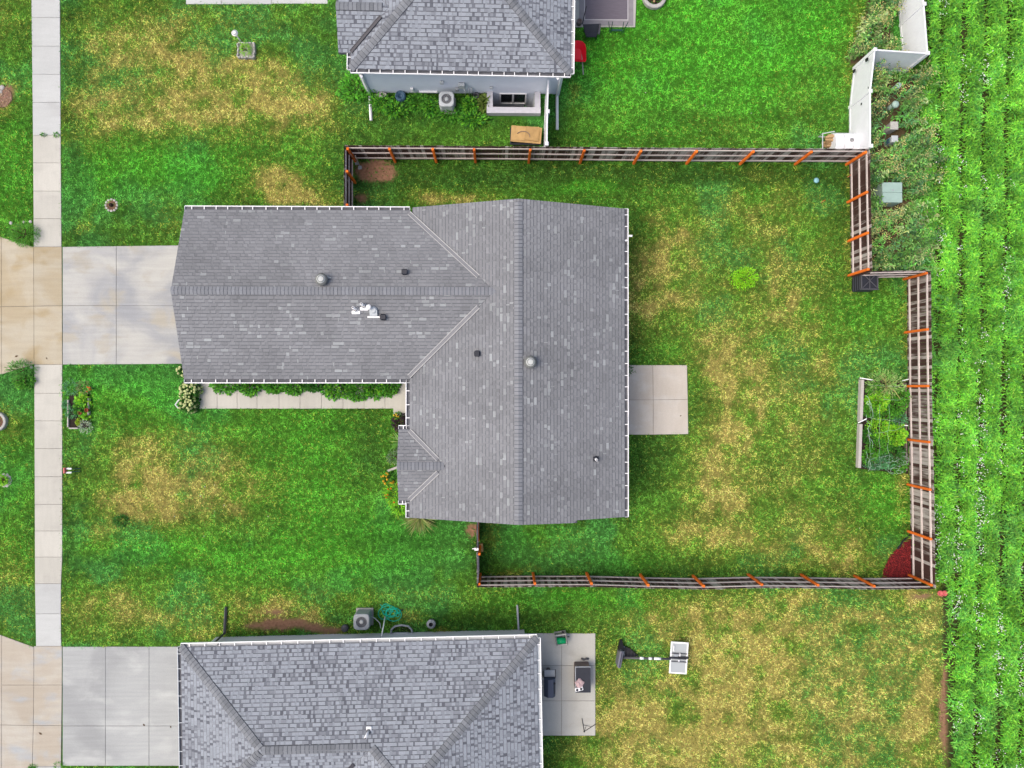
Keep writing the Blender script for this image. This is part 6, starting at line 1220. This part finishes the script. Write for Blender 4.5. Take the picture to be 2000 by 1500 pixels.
mb = MB(); c = Mx @ Vector((.2, -.06, 0)); mb.cyl((p.x - c.x, p.y - c.y - .12, .36), (p.x + c.x, p.y + c.y - .12 + .06, .36), .15, .15, 16); mb.build('wound_hose', M['green_hose'], t, True); mb = MB(); c = Mx @ Vector((.3, .05, 0)); mb.cyl((p.x + c.x - .04, p.y + c.y, .4), (p.x + c.x + .08, p.y + c.y, .4), .02, .02, 6); mb.cyl((p.x + .02, p.y + .3, .4), (p.x + .14, p.y + .3, .42), .05, .05, 8); mb.build('crank', M['black'], t)
hub = P(1141, 1429, .06); mb = MB(); e1, e2 = P(1136.6, 1403, .06), P(1165, 1413.5, .06); t = thing('folded_stand', (hub.x, hub.y, .03), 'thin black metal stand lying folded at the patio corner', 'stand')
for a, b in ((hub, e1), (hub, e2)): mb = MB(); mb.cyl(a, b, .013, .013, 6); mb.build('leg', M['black'], t)
m1, m2 = hub.lerp(e1, .5), hub.lerp(e2, .6); mid = P(1145, 1417, .06); mb = MB(); mb.cyl(m1, mid, .008, .008, 5); mb.cyl(m2, mid, .008, .008, 5); mb.cyl(mid, hub, .008, .008, 5); mb.build('brace', M['black'], t); mb = MB(); mb.ball(hub, .035); mb.build('hub', M['black'], t)

# ------------------------------------------------------------------ basketball hoop lying on the lawn
c = P(1212, 1287, .15); t = thing('basketball_hoop', (c.x, c.y, 0), 'portable basketball hoop lying on its side on the dry lawn', 'basketball hoop')
a, b = P(1214, 1270, .45), P(1208, 1303, .45); d = b - a; rz = math.atan2(d.y, d.x); mb = MB(); mb.bbox(((a.x + b.x) / 2, (a.y + b.y) / 2, .32), (d.length, .17, .6), .05, rz); mb.build('base_tank', mat('tank_grey', rgb(128, 126, 140, K), rough=.5), t)
a2, b2 = P(1213, 1251, .2), P(1215, 1270, .3); mb = MB(); mb.loft([[(a2.x - .03, a2.y, .02), (a2.x + .06, a2.y, .02), (a2.x + .06, a2.y, .1), (a2.x - .03, a2.y, .1)], [(b2.x - .17, b2.y, .02), (b2.x + .12, b2.y, .02), (b2.x + .12, b2.y, .4), (b2.x - .17, b2.y, .4)]]); mb.build('tank_end', M['black'], t)
f = [P(1217, 1261, .12), P(1230, 1266, .12), P(1248, 1282, .15), P(1216, 1283, .12)]
mb = MB(); mb.loft([[(q.x, q.y, .05) for q in f], [(q.x, q.y, .16) for q in f]]); mb.build('ground_panel', M['black'], t)
for k in range(5): u = f[3].lerp(f[2], k / 5 + .1); v = f[0].lerp(f[2], k / 5 + .1); mb = MB(); mb.cyl((u.x, u.y, .17), (v.x, v.y, .17), .01, .01, 5); mb.build('panel_rib', M['metal_d'], t)
mb = MB(); mb.tube([P(1219 - q * 2.5 * (1 - q), 1262 + 20 * q, .2) for q in np.linspace(0, 1, 8)], .02, 5); mb.build('panel_rim', M['metal'], t)
q0, q1 = P(1214, 1284.5, .35), P(1310, 1287, .5); mb = MB(); mb.cyl(q0, q1, .05, .05, 10); mb.build('pole', M['metal_d'], t, True)
for k0, k1 in ((.37, .45), (.55, .62), (.66, .80)): mb = MB(); mb.cyl(q0.lerp(q1, k0), q0.lerp(q1, k1), .058, .058, 10); mb.build('pole_band', M['white'], t, True)
bc = P(1325.5, 1284.5, .5); rz = math.radians(-4); Rz = Matrix.Rotation(rz, 3, 'Z'); bw, bl = .78, 1.40
def bar(ox, oy, sx, sy, z, sz, m, nm): mb = MB(); v = Rz @ Vector((ox, oy, 0)); mb.box((bc.x + v.x, bc.y + v.y, z), (sx, sy, sz), rz); return mb.build(nm, m, t)
bar(0, 0, bw - .06, bl - .06, .5, .02, mat('grey_acrylic', rgb(196, 198, 200, K), rough=.35), 'backboard')
for ox, oy, sx, sy in ((0, bl / 2 - .03, bw, .06), (0, -bl / 2 + .03, bw, .06), (bw / 2 - .03, 0, .06, bl - .12), (-bw / 2 + .03, 0, .06, bl - .12)): bar(ox, oy, sx, sy, .51, .05, M['white'], 'board_frame')
for ox, oy, sx, sy, m in ((0, .2, bw - .1, .025, 'metal_d'), (0, -.16, bw - .1, .025, 'metal_d'), (-.06, .0, .8, .075, 'black2'), (.18, .05, .5, .07, 'black'), (-.12, .12, .24, .1, 'metal'), (.02, .14, .06, .16, 'white'), (.0, -.12, .06, .1, 'white'), (-.26, .42, .035, .25, 'white')): bar(ox, oy, sx, sy, .56 + .03 * (m == 'black'), .05, M[m], 'mount_bar')
mb = MB(); rc = bc + Rz @ Vector((.02, 0, 0)); mb.tube([(rc.x + .22 * math.cos(q), rc.y + .22 * math.sin(q), .3) for q in np.linspace(0, 6.283, 20, False)], .012, closed=True); mb.build('rim', M['orange'], t)

# ------------------------------------------------------------------ things at the top house patio
a, b = P(1131, -40, .04), P(1237, 50, .04); t = thing('outdoor_rug', ((a.x + b.x) / 2, b.y, .03), 'purple grey bordered outdoor rug on the top patio', 'rug')
mb = MB(); mb.box(((a.x + b.x) / 2, (a.y + b.y) / 2, .036), (b.x - a.x, a.y - b.y, .012)); mb.build('border', M['rug_l'], t)
ii = .27; mb = MB(); mb.box(((a.x + b.x) / 2, (a.y + b.y) / 2, .045), (b.x - a.x - 2 * ii + .08, a.y - b.y - 2 * ii + .08, .01)); mb.build('border_line', M['rug_edge'], t)
mb = MB(); mb.box(((a.x + b.x) / 2, (a.y + b.y) / 2, .052), (b.x - a.x - 2 * ii, a.y - b.y - 2 * ii, .01)); mb.build('field', M['rug'], t)
p = P(1156, 60, .5); t = thing('camp_chair', (p.x, p.y, 0), 'black fabric chair at the lower left corner of the patio rug', 'chair')
x, y = p.x, p.y
mb = MB(); mb.loft([[(x - .42, y + .22, .62), (x + .40, y + .26, .62), (x + .38, y + .2, .58), (x - .40, y + .16, .58)], [(x - .3, y - .05, .42), (x + .28, y - .05, .42), (x + .28, y - .05, .38), (x - .3, y - .05, .38)], [(x - .24, y - .25, .46), (x + .2, y - .25, .46), (x + .2, y - .26, .42), (x - .24, y - .26, .42)]]); mb.build('seat', M['black2'], t)
mb = MB(); mb.bbox((x + .33, y + .02, .6), (.08, .46, .04), .015, -.15); mb.build('armrest', M['metal_d'], t)
for sx, sy in ((-.3, .18), (.3, .18), (-.24, -.2), (.22, -.2)): mb = MB(); mb.cyl((x + sx, y + sy, 0), (x + sx, y + sy, .5), .014, .014, 6); mb.build('leg', M['black'], t)
mb = MB(); mb.cyl((x - .42, y + .3, .5), (x - .3, y + .85, .95), .022, .018, 6); mb.build('pole', M['black'], t)
p = P(1131, 45, .1); mb = MB(); mb.lathe((p.x, p.y, .03), [(.11, 0), (.12, .2), (.12, .26), (.09, .26), (.085, .2)], 14); tag(mb.build('plant_pot', M['brown'], None, True), 'brown round pot beside the black chair at the house corner', 'pot')
p = P(1133, 103, .5); t = thing('wheelbarrow', (p.x - .1, p.y, 0), 'red wheelbarrow standing at the right eave of the top house', 'wheelbarrow'); x, y = p.x - .12, p.y
def outl(s, z, dy=0): return [(x + s * a, y + dy + s * b, z) for a, b in ((-.33, -.42), (.33, -.45), (.37, -.36), (.36, .15), (.32, .32), (.2, .44), (0, .48), (-.2, .44), (-.32, .32), (-.36, .15), (-.37, -.36))]
mb = MB(); mb.loft([outl(.55, .36), outl(1, .62), outl(1.03, .63), outl(1.03, .60)], caps=False); mb.poly([q[:2] for q in outl(.55, 0)], .355, .37); mb.build('tray', M['red'], t)
for s in (-.2, .2): mb = MB(); mb.cyl((x + s, y + .3, .3), (x + s * 1.3, y - .98, .52), .022, .022, 8); mb.build('handle', M['bleached'], t); mb = MB(); mb.cyl((x + s, y - .25, 0), (x + s, y - .2, .34), .02, .02, 6); mb.build('leg', M['metal_d'], t)
mb = MB(); mb.lathe((x - .04, y + .5, .18), [(.1, 0), (.18, .015), (.18, .065), (.1, .08)], 18, axis=(1, 0, 0)); mb.build('wheel', M['black'], t, True)
p = P(1205, 57, .25); t = thing('plant_stand', (p.x, p.y, 0), 'small dark green metal stand on the grass below the rug', 'stand'); x, y = p.x, p.y
mb = MB(); mb.bbox((x, y - .04, .25), (.5, .1, .04), .01); mb.build('shelf', M['deep_green'], t)
for sx, ex in ((-.28, -.4), (-.24, -.22), (.26, .28), (.3, .48)): mb = MB(); mb.cyl((x + sx, y - .05, .02), (x + ex, y + .25, .42), .016, .016, 6); mb.build('leg', M['deep_green'], t)
# tan cardboard over a dark tub
p = P(1027, 262, .45); x, y = p.x, p.y; t = thing('storage_tub', (x, y - .05, 0), 'dark tub beside the white edge on fence, holding tan cardboard', 'tub'); mb = MB(); mb.loft([[(x + sx * w_, y - .05 + sy * d_, z) for sx, sy in ((-1, -1), (1, -1), (1, 1), (-1, 1))] for w_, d_, z in ((.6, .3, 0), (.7, .38, .36), (.66, .34, .36), (.6, .3, .1))]); mb.build('tub_body', M['black2'], t)
for k, (dx, dy, w_, l_, rz, z) in enumerate(((.02, .0, 1.36, .72, -.08, .39), (-.03, .04, 1.25, .62, -.03, .42), (.28, .02, .62, .6, -.14, .45))):
    mb = MB(); mb.box((x + dx, y + dy, z), (w_, l_, .022), rz); tag(mb.build('cardboard_sheet', M['tan']), ['lowest and widest tan cardboard sheet on the dark tub', 'middle tan cardboard sheet on the dark tub', 'small topmost tan cardboard sheet on the dark tub'][k], 'cardboard', 'cardboard on the tub')
mb = MB(); mb.tube([(x - .12 + .3 * math.cos(q), y - .1 + .22 * math.sin(q), .468) for q in np.linspace(-.2, 2.6, 12)], .016, 5); o = tag(mb.build('cardboard_strip', M['brown']), 'curved brown strip lying on the tan cardboard', 'strip')

# tufts in the sidewalk joint, dead leaves on the driveways
for a, b, r, lab in ((86, 264, .12, 'left grass tuft in the sidewalk joint where the slabs change tone'), (111, 264, .15, 'right grass tuft in the sidewalk joint where the slabs change tone'), (116, 1494, .26, 'grass tuft at the bottom left corner of the grey driveway'), (66, 1497, .2, 'grass tuft at the lowest apron corner')):
    p = P(a, b); foliage('grass_tuft', (p.x, p.y, .01), r, r * .5, .12, 90, (.05, .12), (.012, .025), GRN, lab, 'grass tuft', 'grass tufts in the paving', stem=False)
for a, b, lab in ((282, 1415, 'small dead leaf on the bottom driveway, left one'), (334, 1419, 'larger dead leaf on the bottom driveway near the eave'), (80, 1432, 'dead leaf on the pinkish apron'), (33, 696, 'dead leaf on the tan apron near the feathery bush'), (92, 700, 'dead leaf on the tan apron by the lower joint'), (1329, 812, 'dead leaf on the middle patio')):
    p = P(a, b); mb = MB(); k = random.uniform(.05, .09); an = random.random() * 3
    d, e = Vector((math.cos(an), math.sin(an), 0)) * k, Vector((-math.sin(an), math.cos(an), 0)) * k * .45
    q = Vector((p.x, p.y, .031)); mb.loft([[q - d, q + e - d * .1, q + d, q - e], [q - d + Vector((0, 0, .004)), q + e + Vector((0, 0, .022)), q + d + Vector((0, 0, .008)), q - e + Vector((0, 0, .018))]])
    tag(mb.build('dead_leaf', M['bark']), lab, 'leaf', 'dead leaves on the paving')
